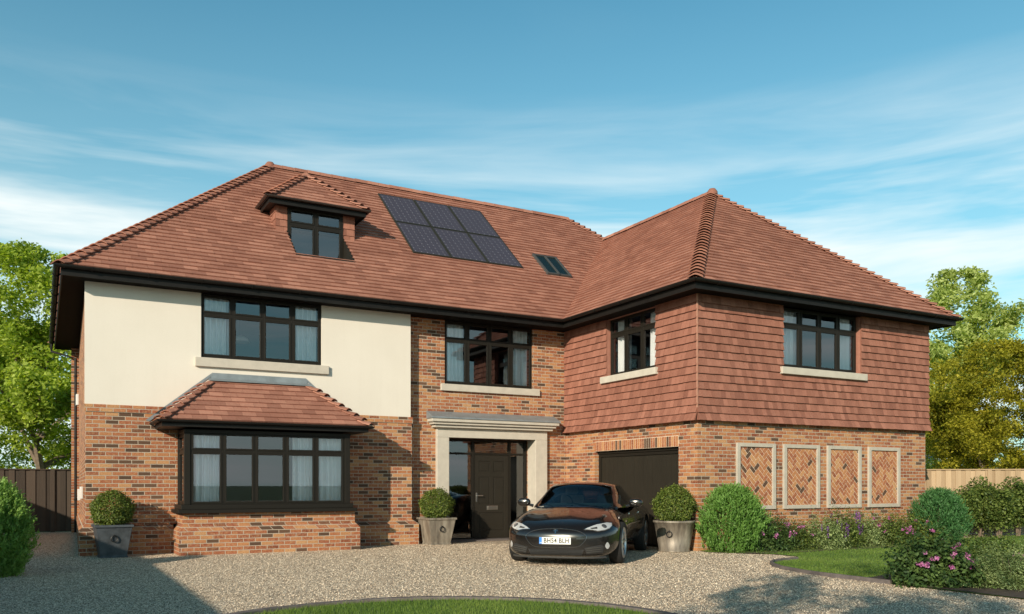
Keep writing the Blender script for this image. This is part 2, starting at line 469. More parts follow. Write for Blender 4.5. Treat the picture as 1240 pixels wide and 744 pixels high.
def window(parent, base, wall, w_, h_, bays, transom, label=None, outer=.035, mull=.055, sash=.034, fmat=None, name='window'):
    """frame with mullions, one transom and a casement sash in every light; local origin bottom left"""
    m4 = frame_mat(base, wall); f = MB(); fm = fmat or M['frame']
    B = lambda x0, x1, y0, y1, z0, z1: f.box(x0, x1, y0, y1, z0, z1, M=m4)
    B(0, outer, 0, .075, 0, h_); B(w_ - outer, w_, 0, .075, 0, h_); B(outer, w_ - outer, .001, .074, h_ - outer, h_); B(outer, w_ - outer, .001, .074, 0, outer)
    ws = (w_ - 2 * outer - (bays - 1) * mull) / bays
    lights = []
    for i in range(bays):
        x0 = outer + i * (ws + mull)
        if i: B(x0 - mull, x0, .002, .073, outer, h_ - outer)
        if transom: B(x0, x0 + ws, .004, .070, transom - mull / 2, transom + mull / 2); lights += [(x0, x0 + ws, outer, transom - mull / 2), (x0, x0 + ws, transom + mull / 2, h_ - outer)]
        else: lights.append((x0, x0 + ws, outer, h_ - outer))
    root = f.build(name, fm, parent, bevel=.004)
    if label: root['label'] = label
    s_, g = MB(), MB()
    for (a, b, c, d) in lights:
        for q_ in ((a, a + sash, c, d), (b - sash, b, c, d)): s_.box(q_[0], q_[1], -.008, .052, q_[2], q_[3], M=m4)
        for q_ in ((a + sash, b - sash, c, c + sash), (a + sash, b - sash, d - sash, d)): s_.box(q_[0], q_[1], -.007, .051, q_[2], q_[3], M=m4)
        g.face([m4 @ Vector(p) for p in ((a + sash, .02, c + sash), (b - sash, .02, c + sash), (b - sash, .02, d - sash), (a + sash, .02, d - sash))])
    s_.build('sash', fm, root, bevel=.004); g.build('pane', M['glass'], root)
    return root, lights


def sill(parent, base, wall, w_, h_, proj=.07, mat=None, name='window_sill', **kw):
    b = MB(); m4 = frame_mat(base, wall)
    b.box(0, w_, -proj, .06, 0, h_, M=m4)
    return b.build(name, mat or M['stone'], parent, bevel=.008, **kw)


def curtain(base, wall, w_, h_, label, folds=None, amp=.042, group='curtains at the windows', open_=0):
    m4 = frame_mat(base, wall); n = max(30, int(w_ * 110)); rg = random.Random(hash(label) % 9999 if False else len(label))
    b = MB(); vs = []
    ph = rg.random() * 6
    for k in range(5):
        z = h_ * k / 4
        for i in range(n + 1):
            t = i / n; x = t * w_
            y = amp * 1.25 * math.sin(t * w_ * 62 + ph + .8 * math.sin(t * 9 + k * .2)) + amp * .5 * math.sin(t * w_ * 21 + ph * 2)
            vs.append(m4 @ Vector((x, y, z)))
    fs = [(k * (n + 1) + i, k * (n + 1) + i + 1, (k + 1) * (n + 1) + i + 1, (k + 1) * (n + 1) + i) for k in range(4) for i in range(n)]
    b.raw(vs, fs)
    return b.build('curtain', M['curtain'], None, smooth=True, recalc=False, label=label, cat='curtain', group=group)


# ================================================================= HOUSE
PT = .87; E_ = 5.30; OV = .41; W1 = 6.51; X2 = 10.69; XR = 17.90; YW = -4.72; RC = .21; DB = 8.9
HSF = 5.13
house = empty('house', (0, 0, 0), label='large detached house of orange brick with cream render, hung tiles and red tiled hipped roofs', cat='house')

# --- brickwork
b = MB()
holes(b, (0, 0, 0), (1, 0, 0), 0, 6.53, .56, 2.70, [(1.66, 4.78, .56, 2.33)], .25, (0, 1, 0))
holes(b, (0, -.018, 0), (1, 0, 0), -.018, 6.548, 2.70, 2.84, [], .2, (0, 1, 0))      # oversailing courses under the render
b.face([(-.018, -.018, 2.70), (6.548, -.018, 2.70), (6.548, 0, 2.70), (-.018, 0, 2.70)])
b.face([(-.018, -.018, 2.84), (6.548, -.018, 2.84), (6.548, .2, 2.84), (-.018, .2, 2.84)])
b.face([(6.548, -.018, 2.70), (6.548, RC, 2.70), (6.548, RC, 2.84), (6.548, -.018, 2.84)])
b.face([(6.53, 0, 0), (6.53, RC, 0), (6.53, RC, 2.7), (6.53, 0, 2.7)])
# plinth with a sloped brick weathering
p_ = .12
for (x0, x1) in ((-p_, 1.53), (5.0, 6.53 + p_)):
    b.face([(x0, -p_, 0), (x1, -p_, 0), (x1, -p_, .46), (x0, -p_, .46)])
b.face([(-p_, -p_, .46), (1.53, -p_, .46), (1.53, 0, .56), (0, 0, .56)]); b.face([(5.0, -p_, .46), (6.53 + p_, -p_, .46), (6.53, 0, .56), (5.0, 0, .56)])
b.face([(6.53 + p_, -p_, 0), (6.53 + p_, RC, 0), (6.53 + p_, RC, .46), (6.53 + p_, -p_, .46)]); b.face([(6.53 + p_, -p_, .46), (6.53 + p_, RC, .46), (6.53, RC, .56), (6.53, 0, .56)])
FX = .19
b.face([(-p_, -p_, 0), (FX - .06, DB, 0), (FX - .06, DB, .46), (-p_, -p_, .46)]); b.face([(-p_, -p_, .46), (FX - .06, DB, .46), (FX, DB, .56), (0, 0, .56)])
b.face([(0, .0, .56), (FX, DB, .56), (FX, DB, HSF), (0, .0, HSF)])
b.face([(0, DB, 0), (XR, DB, 0), (XR, DB, HSF), (0, DB, HSF)]); b.face([(17.84, -4.66, 0), (17.84, DB, 0), (17.84, DB, HSF), (17.84, -4.66, HSF)])
# recessed entrance wall
holes(b, (0, RC, 0), (1, 0, 0), 6.5, 10.75, 0, HSF, [(7.43, 9.78, 3.665, HSF), (7.49, 9.82, 0, 2.42)], .36, (0, 1, 0))
# wing ground floor
holes(b, (10.75, 0, 0), (0, -1, 0), -RC - .02, 4.66, 0, 2.70, [(1.05, 4.08, 0, 2.115)], .18, (1, 0, 0))
holes(b, (0, -4.66, 0), (1, 0, 0), 10.75, 17.84, 0, 2.70, [], .2, (0, 1, 0))
b.build('brick_wall', M['brick'], house, recalc=False)

# --- rendered upper wall
b = MB()
holes(b, (0, -.004, 0), (1, 0, 0), -.012, 6.50, 2.84, HSF, [(2.05, 4.48, 3.85, HSF)], .2, (0, 1, 0))
b.face([(-.012, -.004, 2.84), (-.012, .12, 2.84), (-.012, .12, HSF), (-.012, -.004, HSF)]); b.face([(6.50, -.004, 2.84), (6.50, RC, 2.84), (6.50, RC, HSF), (6.50, -.004, HSF)])
b.build('rendered_wall', M['render'], house, recalc=False)

# --- tile hanging on the wing
t_, u_ = MB(), MB()
def kick(s): return .07 * max(0, 1 - (s) / .34) ** 1.6
HG = .157; H0 = 2.615
def hung(O, U, pieces, seed):
    for i, (a, c, d, e) in enumerate(pieces):
        tiles(t_, O, U, (0, 0, 1), [(a, d), (c, d), (c, e), (a, e)], HG, .125, lift=.034, gap=.003, flare=kick, seed=seed, under=None)
zt = HSF - H0
hung((X2 + .02, 0, H0), (0, -1, 0), [(-RC, 1.60, 0, zt), (1.60, 3.40, 0, 3.80 - H0), (3.40, -YW, 0, zt)], 3)
hung((0, YW + .02, H0), (1, 0, 0), [(X2, 13.07, 0, zt), (13.07, 15.50, 0, 3.80 - H0), (15.50, XR, 0, zt)], 4)
t_.build('tile_hung_wall', M['hung'], house, recalc=False)
b = MB()
holes(b, (X2 + .03, 0, 0), (0, -1, 0), -RC, -YW - .02, H0, HSF, [(1.60, 3.40, 3.80, HSF)], .13, (1, 0, 0))
holes(b, (0, YW + .03, 0), (1, 0, 0), X2 + .03, XR - .02, H0, HSF, [(13.07, 15.50, 3.80, HSF)], .13, (0, 1, 0))
b.face([(X2 - .05, YW - .05, H0), (XR + .05, YW - .05, H0), (XR, -4.6, H0 + .001), (X2 + .1, -4.6, H0 + .001)]); b.face([(X2 - .05, YW - .05, H0), (X2 + .1, -4.6, H0), (X2 + .1, RC, H0), (X2 - .05, RC, H0)])
b.face([(XR, YW + .02, H0), (XR, 3, H0), (XR, 3, HSF), (XR, YW + .02, HSF)])
b.build('tile_backing', plain('clay_reveal', (.32, .14, .10), .85, noise=.15), house, recalc=False)
b = MB(); b.box(X2 - .012, X2 + .014, YW - .012, YW + .014, H0 + .25, HSF); b.build('corner_tile_edge', plain('corner_clay', (.40, .20, .14), .8), house)

# --- roofs
rf, un = MB(), MB()
sl_ = math.sqrt(1 + PT * PT); G = .16; TW = .265
def plane(O, U, D, plan, seed):
    """plan: (u, run) pairs; D horizontal uphill direction"""
    D = Vector(D); S = (D + Vector((0, 0, PT))).normalized()
    tiles(rf, O, U, S, [(u, v * sl_) for u, v in plan], G, TW, lift=.030, seed=seed, under=un)
def e_(x, y): return (x, y, E_)
RD = 4.86; hw = (XR + OV - (X2 - OV)) / 2            # main half depth, wing half width
xl = -OV; xv = X2 - OV; xr = XR + OV; yf = -OV; yw = YW - OV; xa = xv + hw
plane(e_(xl, yf), (1, 0, 0), (0, 1, 0), [(0, 0), (xv - xl, 0), (xa - xl, hw), (xr - RD - xl, RD), (RD, RD)], 1)
plane(e_(xv, yf), (0, -1, 0), (1, 0, 0), [(0, 0), (yf - yw, 0), (yf - yw - hw, hw), (-hw, hw)], 2)
plane(e_(xv, yw), (1, 0, 0), (0, 1, 0), [(0, 0), (2 * hw, 0), (hw, hw)], 5)
ZR1 = E_ + RD * PT; ZR2 = E_ + hw * PT; yb = yf + 2 * RD
plane(e_(xl, yb), (0, -1, 0), (1, 0, 0), [(0, 0), (2 * RD, 0), (RD, RD)], 6)
bk = MB()
bk.face([(xr, yw, E_), (xr, yf + hw, E_), (xa, yf + hw, ZR2), (xa, yw + hw, ZR2)]); bk.face([(xr, yf + hw, E_), (xr, yb, E_), (xr - RD, yf + RD, ZR1), (xa, yf + hw, ZR2)])
bk.face([(xl, yb, E_), (xr, yb, E_), (xr - RD, yf + RD, ZR1), (xl + RD, yf + RD, ZR1)])
roof = rf.build('roof', M['roof'], house, recalc=False)
un.build('underlay', M['under'], roof, recalc=False)
bk.build('rear_slope', M['roof'], roof, recalc=False)


def hip(A, B, parent, name='hip_tiles', gauge=None, halfw=.155, seed=0, pt=PT):
    """bonnet tiles climbing from eave corner A to B (45 degree hip)"""
    rg = random.Random(seed); A, B = Vector(A), Vector(B); d = (B - A); L = d.length; d.normalize()
    pd = Vector((d.x, d.y, 0)).normalized(); a = Vector((-pd.y, pd.x, 0)); drop = pt * .7071
    gs = gauge or G * math.sqrt(2 + pt * pt) / math.sqrt(1 + pt * pt)
    n = int(L / gs); mb = MB(); K = 9
    up = a.cross(d).normalized()
    if up.z < 0: up = -up
    for i in range(n):
        k = rg.random(); wig = rg.uniform(-.004, .004)
        rows = []
        for t, lift, ww in ((-.040, .100, halfw * 1.0), (gs * .5, .056, halfw * .95), (gs + .05, .030, halfw * .8)):
            for off in (0, -.018):
                row = []
                for j in range(K):
                    v = (j / (K - 1) * 2 - 1) * ww
                    base = A + d * (i * gs + t) + up * (lift + off + wig)
                    z = -drop * (math.sqrt(v * v + .0030) - math.sqrt(.0030)) * (1. if t > 0 else .93)
                    row.append(base + a * v + Vector((0, 0, z)))
                rows.append(row)
        vs = [p for r_ in rows for p in r_]; ix = lambda r_, j: r_ * K + j; fs = []
        for j in range(K - 1):
            fs += [(ix(0, j), ix(0, j + 1), ix(2, j + 1), ix(2, j)), (ix(2, j), ix(2, j + 1), ix(4, j + 1), ix(4, j)),
                   (ix(1, j), ix(3, j), ix(3, j + 1), ix(1, j + 1)), (ix(3, j), ix(5, j), ix(5, j + 1), ix(3, j + 1)), (ix(0, j), ix(1, j), ix(1, j + 1), ix(0, j + 1))]
        for j in (0, K - 1): fs += [(ix(0, j), ix(2, j), ix(3, j), ix(1, j)), (ix(2, j), ix(4, j), ix(5, j), ix(3, j))]
        mb.raw(vs, fs, .05 + .95 * k)
    return mb.build(name, M['roof'], parent, smooth=False, recalc=False)


def ridge(A, B, parent, rad=.115, name='ridge_tiles'):
    A, B = Vector(A), Vector(B); L = (B - A).length; d = (B - A).normalized(); a = Vector((-d.y, d.x, 0)); n = max(1, round(L / .32)); st = L / n; mb = MB(); K = 9
    for i in range(n):
        k = random.random(); vs = []; dz = random.uniform(-.004, .004)
        for t, rr in ((i * st + .004, rad + .006), ((i + 1) * st - .002, rad)):
            for j in range(K):
                ph = math.pi * (j / (K - 1)); vs.append(A + d * t + a * math.cos(ph) * rr * 1.1 + Vector((0, 0, math.sin(ph) * rr - .045 + dz)))
        fs = [(j, j + 1, K + j + 1, K + j) for j in range(K - 1)] + [tuple(range(K))]
        mb.raw(vs, fs, .05 + .95 * k)
    return mb.build(name, M['roof'], parent, smooth=False, recalc=False)


hip((xl, yf, E_), (xl + RD, yf + RD, ZR1), roof, seed=1)
hip((xv, yw, E_), (xa, yw + hw, ZR2), roof, seed=2)
hip((xr, yw, E_), (xa, yw + hw, ZR2), roof, seed=3)
hip((xa, yf + hw, ZR2), (xr - RD, yf + RD, ZR1), roof, seed=4)
hip((xl, yb, E_), (xl + RD, yf + RD, ZR1), roof, seed=5)
ridge((xl + RD - .05, yf + RD, ZR1), (xr - RD + .05, yf + RD, ZR1), roof)
ridge((xa, yw + hw - .08, ZR2), (xa, yf + hw, ZR2), roof)
for c_ in ((xl + RD - .02, yf + RD, ZR1), (xa, yw + hw - .05, ZR2)):
    b = MB(); b.lathe([(.0, .115), (.08, .1), (.13, .03), (.14, -.05)], 14, Matrix.Translation(c_)); b.build('hip_end_cap', M['roof'], roof, smooth=True)

# --- soffit, fascia, gutter round the eaves
path = [(xl, yb), (xl, yf), (xv, yf), (xv, yw), (xr, yw), (xr, yb)]
sf = MB(); zs = HSF
sf.box(xl + .02, 12, yf + .02, .30, zs, zs + .02); sf.box(xl + .02, .2, .30, yb, zs, zs + .02); sf.box(xv + .02, X2 + .3, yw + .02, yf + .02, zs + .001, zs + .021); sf.box(X2 + .3, xr - .02, yw + .02, YW + .3, zs, zs + .02); sf.box(XR - .2, xr - .02, YW + .3, yb, zs, zs + .02)
sf.build('soffit', M['soffit'], house)


def offset_path(pts, d):
    out = []
    for i, p in enumerate(pts):
        p = Vector(p)
        ns = []
        for a_, c_ in ((i - 1, i), (i, i + 1)):
            if a_ < 0 or c_ >= len(pts): continue
            t = (Vector(pts[c_]) - Vector(pts[a_])).normalized(); ns.append(Vector((t.y, -t.x)))
        if len(ns) == 1: out.append(p - ns[0] * -d if False else p + ns[0] * d)
        else:
            s = ns[0] + ns[1]; out.append(p + s * (d / (1 + ns[0].dot(ns[1]))))
    return out


def sweep(mb, pts, prof, z0, closed_prof=True):
    """prof: (outward offset, z) loop swept along the mitred path"""
    rings = [[(v.x, v.y, z0 + z) for v in [offset_path(pts, o_)[i]]][0] for o_, z in prof for i in range(0)]
    cols = [offset_path(pts, o_) for o_, z in prof]; n = len(prof); vs = []
    for i in range(len(pts)):
        for k in range(n): vs.append((cols[k][i].x, cols[k][i].y, z0 + prof[k][1]))
    fs = []
    for i in range(len(pts) - 1):
        for k in range(n if closed_prof else n - 1): fs.append((i * n + k, i * n + (k + 1) % n, (i + 1) * n + (k + 1) % n, (i + 1) * n + k))
    if closed_prof: fs += [tuple(range(n)), tuple((len(pts) - 1) * n + k for k in range(n))]
    mb.raw(vs, fs)


# outward side test: walking left wall front-ward then along the front, outward is to the right-hand side (t.y, -t.x) reversed
SGN = -1 if Vector((path[2][0] - path[1][0], path[2][1] - path[1][1])).x > 0 else 1
gp = [(.0, 0.0)]
def gutter_profile(r_=.058):
    o_ = [(.012 + r_ - r_ * math.cos(math.pi * k / 8), -r_ * math.sin(math.pi * k / 8)) for k in range(9)]
    i_ = [(.012 + r_ - (r_ - .006) * math.cos(math.pi * k / 8), -(r_ - .006) * math.sin(math.pi * k / 8) + .002) for k in range(8, -1, -1)]
    return o_ + i_
fa = MB(); sweep(fa, path, [(-.022, -.19), (0, -.19), (0, -.015), (-.022, -.015)], E_); fa.build('fascia', M['black'], house)
gu = MB(); sweep(gu, path, gutter_profile(), E_ - .018)
gu.build('gutter', M['black'], house, smooth=False)
br = MB()
for (p0, p1) in zip(path[:-1], path[1:]):
    p0, p1 = Vector(p0), Vector(p1); L = (p1 - p0).length; t = (p1 - p0).normalized(); nn = Vector((t.y, -t.x))
    for k in range(int(L / .95)):
        c = p0 + t * (.5 + .95 * k)
        pts = [(c.x + nn.x * (.07 - .067 * math.cos(a)), c.y + nn.y * (.07 - .067 * math.cos(a)), E_ - .018 - .067 * math.sin(a)) for a in [math.pi * j / 8 for j in range(9)]]
        br = MB(); br.tube(pts, .008, 5); br.build('gutter_bracket', M['black'], house)
b = MB(); b.tube([(xl - .07, yb - .3, E_ - .08), (xl - .07, yb - .3, 5.02), (.10, DB - .25, 4.82), (.10, DB - .25, .02)], .036, 10)
for z in (4.3, 2.6, .9): b.lathe([(.036, 0), (.048, 0), (.048, .05), (.036, .05)], 10, Matrix.Translation((.10, DB - .25, z)))
b.build('downpipe', M['black'], house)
for (y, z) in ((1.2, 1.05), (2.4, 1.0), (3.4, 3.1)):
    b = MB(); b.box(-.05, 0, y, y + .24, z, z + .24); b.build('wall_vent', M['white'], house, bevel=.005)

# --- windows
window(house, (2.05, .035, 3.87), FR, 2.43, HSF - 3.87, 4, .865)
sill(house, (1.93, -.004, 3.67), FR, 2.69, .18)
window(house, (7.43, RC + .035, 3.67), FR, 2.35, HSF - 3.67, 4, 1.03)
sill(house, (7.32, RC, 3.50), FR, 2.63, .16)
window(house, (X2 + .12, -1.60, 3.83), SD, 1.80, HSF - 3.83, 3, .93)
sill(house, (X2, -1.44, 3.67), SD, 2.04, .15)
window(house, (13.09, YW + .12, 3.85), FR, 2.38, HSF - 3.85, 4, .90)
sill(house, (12.97, YW, 3.68), FR, 2.66, .15)

# --- bay window
bay = empty('bay_window', (3.2, -.9, 0), parent=house)
bay.matrix_parent_inverse = Matrix()
bo = Vector((3.2, -.9, 0))
def shift(mb):
    mb.v = [tuple(Vector(p) - bo) for p in mb.v]; return mb
b = MB(); y0 = -.94
for (a0, a1, c0, c1, z0, z1, in0, in1) in ((1.52, 5.01, y0, 0, 0, .46, 0, 0), (1.52, 5.01, y0, 0, .46, .56, 0, .085), (1.52, 5.01, y0, 0, .56, .80, .085, .085)):
    A = [(a0 + in0, 0, z0), (a0 + in0, c0 + in0, z0), (a1 - in0, c0 + in0, z0), (a1 - in0, 0, z0)]; Bq = [(a0 + in1, 0, z1), (a0 + in1, c0 + in1, z1), (a1 - in1, c0 + in1, z1), (a1 - in1, 0, z1)]
    for k in range(3): b.face([A[k], A[k + 1], Bq[k + 1], Bq[k]], .5)
shift(b).build('bay_brick_base', M['brick'], bay, recalc=False)
b = MB(); b.box(1.49, 4.93, -.99, -.02, .79, .86); b.box(1.55, 4.87, -.93, -.02, .86, .95); shift(b).build('bay_sill', M['frame'], bay, bevel=.008)
b = MB()
b.box(1.61, 4.81, -.905, -.02, 2.30, 2.37); shift(b).build('bay_head', M['frame'], bay, bevel=.006)
for x in (1.61, 4.70):
    b = MB(); b.box(x, x + .11, -.90, -.79, .95, 2.301); shift(b).build('bay_post', M['frame'], bay, bevel=.006)
for x in (1.61, 4.74):
    b = MB(); b.box(x, x + .07, -.09, -.01, .95, 2.301); shift(b).build('bay_post', M['frame'], bay, bevel=.006)
window(bay, Vector((1.721, -.88, .95)) - bo, FR, 2.978, 1.37, 5, 1.012, outer=.025, mull=.05)
window(bay, Vector((1.63, -.09, .95)) - bo, SD, .70, 1.35, 1, 1.02)
RS = dict(U=Vector((0, -1, 0)), N=Vector((1, 0, 0)))
window(bay, Vector((4.79, -.09, .95)) - bo, RS, .70, 1.35, 1, 1.02)
# roof of the bay
BA, BE, BZ = Vector((1.20, -1.11, 2.53)), Vector((5.13, -1.11, 2.53)), 2.53
BD, BL, BRR = 1.11, 1.08, 1.01
BT = .90 / BD
br_, bu = MB(), MB(); ssl = math.sqrt(1 + BT * BT); O0 = bo
tiles(br_, BA - bo, (1, 0, 0), Vector((0, 1, BT)), [(0, 0), (3.93, 0), (3.93 - BRR, BD * ssl), (BL, BD * ssl)], G, TW, lift=.024, seed=11, under=bu)
tiles(br_, Vector((1.20, 0, BZ)) - bo, (0, -1, 0), Vector((1, 0, .9 / BL)), [(0, 0), (BD, 0), (0, math.hypot(BL, .9))], G, TW, lift=.024, seed=12, under=bu)
tiles(br_, BE - bo, (0, 1, 0), Vector((-1, 0, .9 / BRR)), [(0, 0), (BD, 0), (BD, math.hypot(BRR, .9))], G, TW, lift=.024, seed=13, under=bu)
brf = br_.build('bay_roof', M['roof'], bay, recalc=False)
hip(BA - bo, Vector((2.28, 0, 3.43)) - bo, brf, halfw=.12, seed=21, pt=BT); hip(BE - bo, Vector((4.12, 0, 3.43)) - bo, brf, halfw=.12, seed=22, pt=BT)
bu.build('underlay', M['under'], brf, recalc=False)
b = MB()
b.face([(1.10, -.018, 2.55), (2.22, -.018, 3.47), (2.26, -.018, 3.56), (1.03, -.018, 2.57)]); b.face([(2.22, -.018, 3.44), (4.18, -.018, 3.44), (4.14, -.018, 3.56), (2.26, -.018, 3.56)]); b.face([(5.22, -.018, 2.55), (4.18, -.018, 3.47), (4.14, -.018, 3.56), (5.29, -.018, 2.57)])
b.face([(2.20, -.018, 3.45), (4.20, -.018, 3.45), (4.24, -.14, 3.39), (2.16, -.14, 3.39)])
shift(b).build('flashing', M['lead'], brf, recalc=False)
bpth = [(BA.x - bo.x, 0 - bo.y - .02), (BA.x - bo.x, BA.y - bo.y), (BE.x - bo.x, BE.y - bo.y), (BE.x - bo.x, -bo.y - .02)]
b = MB(); sweep(b, bpth, gutter_profile(.045), BZ - .015); b.build('bay_gutter', M['black'], bay)
b = MB(); sweep(b, bpth, [(-.022, -.13), (0, -.13), (0, -.01), (-.022, -.01)], BZ); b.box(1.22 - bo.x, 5.11 - bo.x, -1.09 - bo.y, -.02 - bo.y, 2.40, 2.415); b.build('bay_fascia', M['black'], bay)

# --- porch surround and entrance
po = empty('porch', (8.69, RC, 0), parent=house); pb = Vector((8.69, RC, 0))
def sh(mb, o_): mb.v = [tuple(Vector(p) - o_) for p in mb.v]; return mb
for x0, x1 in ((7.20, 7.50), (9.81, 10.14)):
    b = MB(); b.box(x0, x1, RC - .10, RC + .30, 0, 2.42); sh(b, pb).build('pilaster', M['stone'], po, bevel=.008)
b = MB(); b.box(7.20, 10.14, RC - .10, RC + .30, 2.42, 2.64); sh(b, pb).build('lintel', M['stone'], po, bevel=.008)
b = MB()
b.box(7.10, 10.24, RC - .20, RC - .002, 2.64, 2.70); b.box(7.04, 10.30, RC - .26, RC - .002, 2.705, 2.745); b.box(6.99, 10.36, RC - .31, RC - .002, 2.765, 2.835); b.box(7.02, 10.32, RC - .27, RC - .002, 2.745, 2.765)
sh(b, pb).build('cornice', M['stone'], po, bevel=.012)
b = MB(); b.extrude([(6.97, RC - .33, 2.837), (6.97, RC - .002, 2.837), (6.97, RC - .002, 3.02), (6.97, RC - .33, 2.875)], (3.41, 0, 0)); sh(b, pb).build('canopy_lead', M['lead'], po, bevel=.006)

# entrance screen
DY = RC + .34
b = MB()
X0, X1 = 7.50, 9.81
for x0, x1, z0, z1 in ((X0, X0 + .05, 0, 2.42), (X1 - .06, X1, 0, 2.42), (X0 + .05, X1 - .06, 2.36, 2.42), (8.30, 8.37, 0, 2.36), (9.30, 9.36, 0, 2.36), (X0 + .05, 8.30, 2.05, 2.10), (8.37, 9.30, 2.05, 2.10), (9.36, X1 - .06, 2.05, 2.10), (8.30, 9.36, -.001, .035), (X0 + .05, 8.30, 0, .06), (9.36, X1 - .06, 0, .06)):
    b.box(x0, x1, DY, DY + .08, z0, z1)
es = b.build('entrance_screen', M['frame'], house, bevel=.004)
b = MB()
for x0, x1, z0, z1 in ((X0 + .05, 8.30, .06, 2.05), (9.36, X1 - .06, .06, 2.05), (X0 + .05, 8.30, 2.10, 2.36), (8.37, 9.30, 2.10, 2.36), (9.36, X1 - .06, 2.10, 2.36)):
    b.face([(x0, DY + .04, z0), (x1, DY + .04, z0), (x1, DY + .04, z1), (x0, DY + .04, z1)])
b.build('pane', M['glass'], es)
# door leaf with six panels
b = MB(); dx0, dx1, dz0, dz1 = 8.375, 9.295, .04, 2.045; dy = DY + .012
b.box(dx0, dx1, dy + .012, dy + .045, dz0, dz1)
wd = dx1 - dx0; st = .115; mx_ = (dx0 + dx1) / 2
rails = [(dz0, .21), (.66, .86), (1.52, 1.64), (1.90, dz1)]
b.box(dx0, dx0 + st, dy, dy + .012, dz0, dz1); b.box(dx1 - st, dx1, dy, dy + .012, dz0, dz1)
for z0, z1 in rails: b.box(dx0 + st, dx1 - st, dy, dy + .012, z0, z1)
for z0, z1 in ((.86, 1.52), (1.64, 1.90)): b.box(mx_ - .05, mx_ + .05, dy, dy + .012, z0, z1)
for x0, x1, z0, z1 in ((dx0 + st, dx1 - st, .21, .66), (dx0 + st, mx_ - .05, .86, 1.52), (mx_ + .05, dx1 - st, .86, 1.52), (dx0 + st, mx_ - .05, 1.64, 1.90), (mx_ + .05, dx1 - st, 1.64, 1.90)):
    b.box(x0 + .03, x1 - .03, dy + .004, dy + .014, z0 + .03, z1 - .03)
door = b.build('front_door', M['door'], house, bevel=.004)
b = MB(); b.box(8.405, 8.44, dy - .012, dy, .92, 1.14); b.tube([(8.42, dy - .01, 1.07), (8.42, dy - .055, 1.07), (8.57, dy - .06, 1.07)], .011, 8); b.build('handle', M['steel'], door)
b = MB(); b.box(8.70, 9.00, dy - .010, dy, .725, .825); b.box(8.725, 8.975, dy - .016, dy - .010, .745, .805); b.build('letterbox', M['steel'], door, bevel=.003)
b = MB(); b.box(7.3, 10.0, RC - .12, DY + .1, 0.006, .035); b.build('door_step', M['kerb'], house)

# --- garage door and soldier course
b = MB(); gx = 10.75 + .14
n = 18; gw = (4.08 - 1.05 - .16) / n
for k in range(n):
    y = -1.05 - .08 - k * gw; b.box(gx, gx + .03, y - gw + .006, y, .03, 1.98)
b.box(gx + .012, gx + .04, -4.00, -1.13, .02, 1.99)
gd = b.build('garage_door', M['door'], house, bevel=.002)
b = MB(); b.box(gx - .03, gx + .05, -1.13, -1.05, 0, 2.115); b.box(gx - .03, gx + .05, -4.08, -4.00, 0, 2.115); b.box(gx - .031, gx + .051, -4.00, -1.13, 1.98, 2.05); b.box(gx - .06, gx + .02, -4.078, -1.052, 2.05, 2.113)
b.build('door_frame', M['frame'], gd, bevel=.004)
b, mo = MB(), MB()
n = 40; pw = (4.08 - 1.05 + .0) / n
for k in range(n):
    y = -1.05 - k * pw; b.box(10.742, 10.78, y - pw + .009, y, 2.122, 2.335, r=random.choice([.05, .2, .35, .5, .6, .7, .8, .9, .95]) if k else .6)
mo.box(10.745, 10.79, -4.08, -1.05, 2.117, 2.345)
ln = b.build('brick_lintel', M['lbrick'], house, bevel=.002); mo.build('mortar_bed', M['mortar'], ln)

# --- four framed herringbone panels
def herring(x0, x1, z0, z1, y, seed):
    rg = random.Random(seed); mb = MB(); W_ = .084; n_ = 2; c45 = math.sqrt(.5); cx, cz = (x0 + x1) / 2, (z0 + z1) / 2 + rg.uniform(-.1, .1)
    for i in range(-22, 23):
        for j in range(-9, 10):
            ox, oy = i + n_ * j, i - n_ * j
            for (a0, b0, a1, b1) in ((0, 0, n_, 1), (0, 1, 1, n_ + 1)):
                g = .085; q_ = [(ox + a0 + g, oy + b0 + g), (ox + a1 - g, oy + b0 + g), (ox + a1 - g, oy + b1 - g), (ox + a0 + g, oy + b1 - g)]
                poly = [(cx + (p[0] - p[1]) * c45 * W_, cz + (p[0] + p[1]) * c45 * W_) for p in q_]
                for ax, v, kl in ((0, x0, False), (0, x1, True), (1, z0, False), (1, z1, True)):
                    poly = clip2(poly, ax, v, kl)
                    if len(poly) < 3: break
                if len(poly) < 3: continue
                r_ = rg.random(); r_ = .04 + .05 * r_ if r_ < .07 else .25 + .75 * rg.random()
                mb.extrude([(p[0], y, p[1]) for p in poly], (0, .02, 0), r=r_)
    return mb
for k, x0 in enumerate((11.77, 13.10, 14.44, 15.78)):
    x1 = x0 + 1.10; z0, z1 = .815, 2.195; t = .095; yy = -4.66
    b = MB(); b.box(x0, x0 + t, yy - .045, yy + .02, z0, z1); b.box(x1 - t, x1, yy - .045, yy + .02, z0, z1); b.box(x0 + t, x1 - t, yy - .0445, yy + .02, z0, z0 + t * .85); b.box(x0 + t, x1 - t, yy - .0445, yy + .02, z1 - t * .85, z1)
    fr = b.build('herringbone_panel', M['panel_stone'], house, bevel=.007)
    herring(x0 + t, x1 - t, z0 + t * .85, z1 - t * .85, yy - .012, 40 + k).build('brick_infill', M['lbrick'], fr)
    b = MB(); b.face([(x0 + t, yy - .004, z0 + t * .8), (x1 - t, yy - .004, z0 + t * .8), (x1 - t, yy - .004, z1 - t * .8), (x0 + t, yy - .004, z1 - t * .8)]); b.build('mortar_bed', M['mortar'], fr)

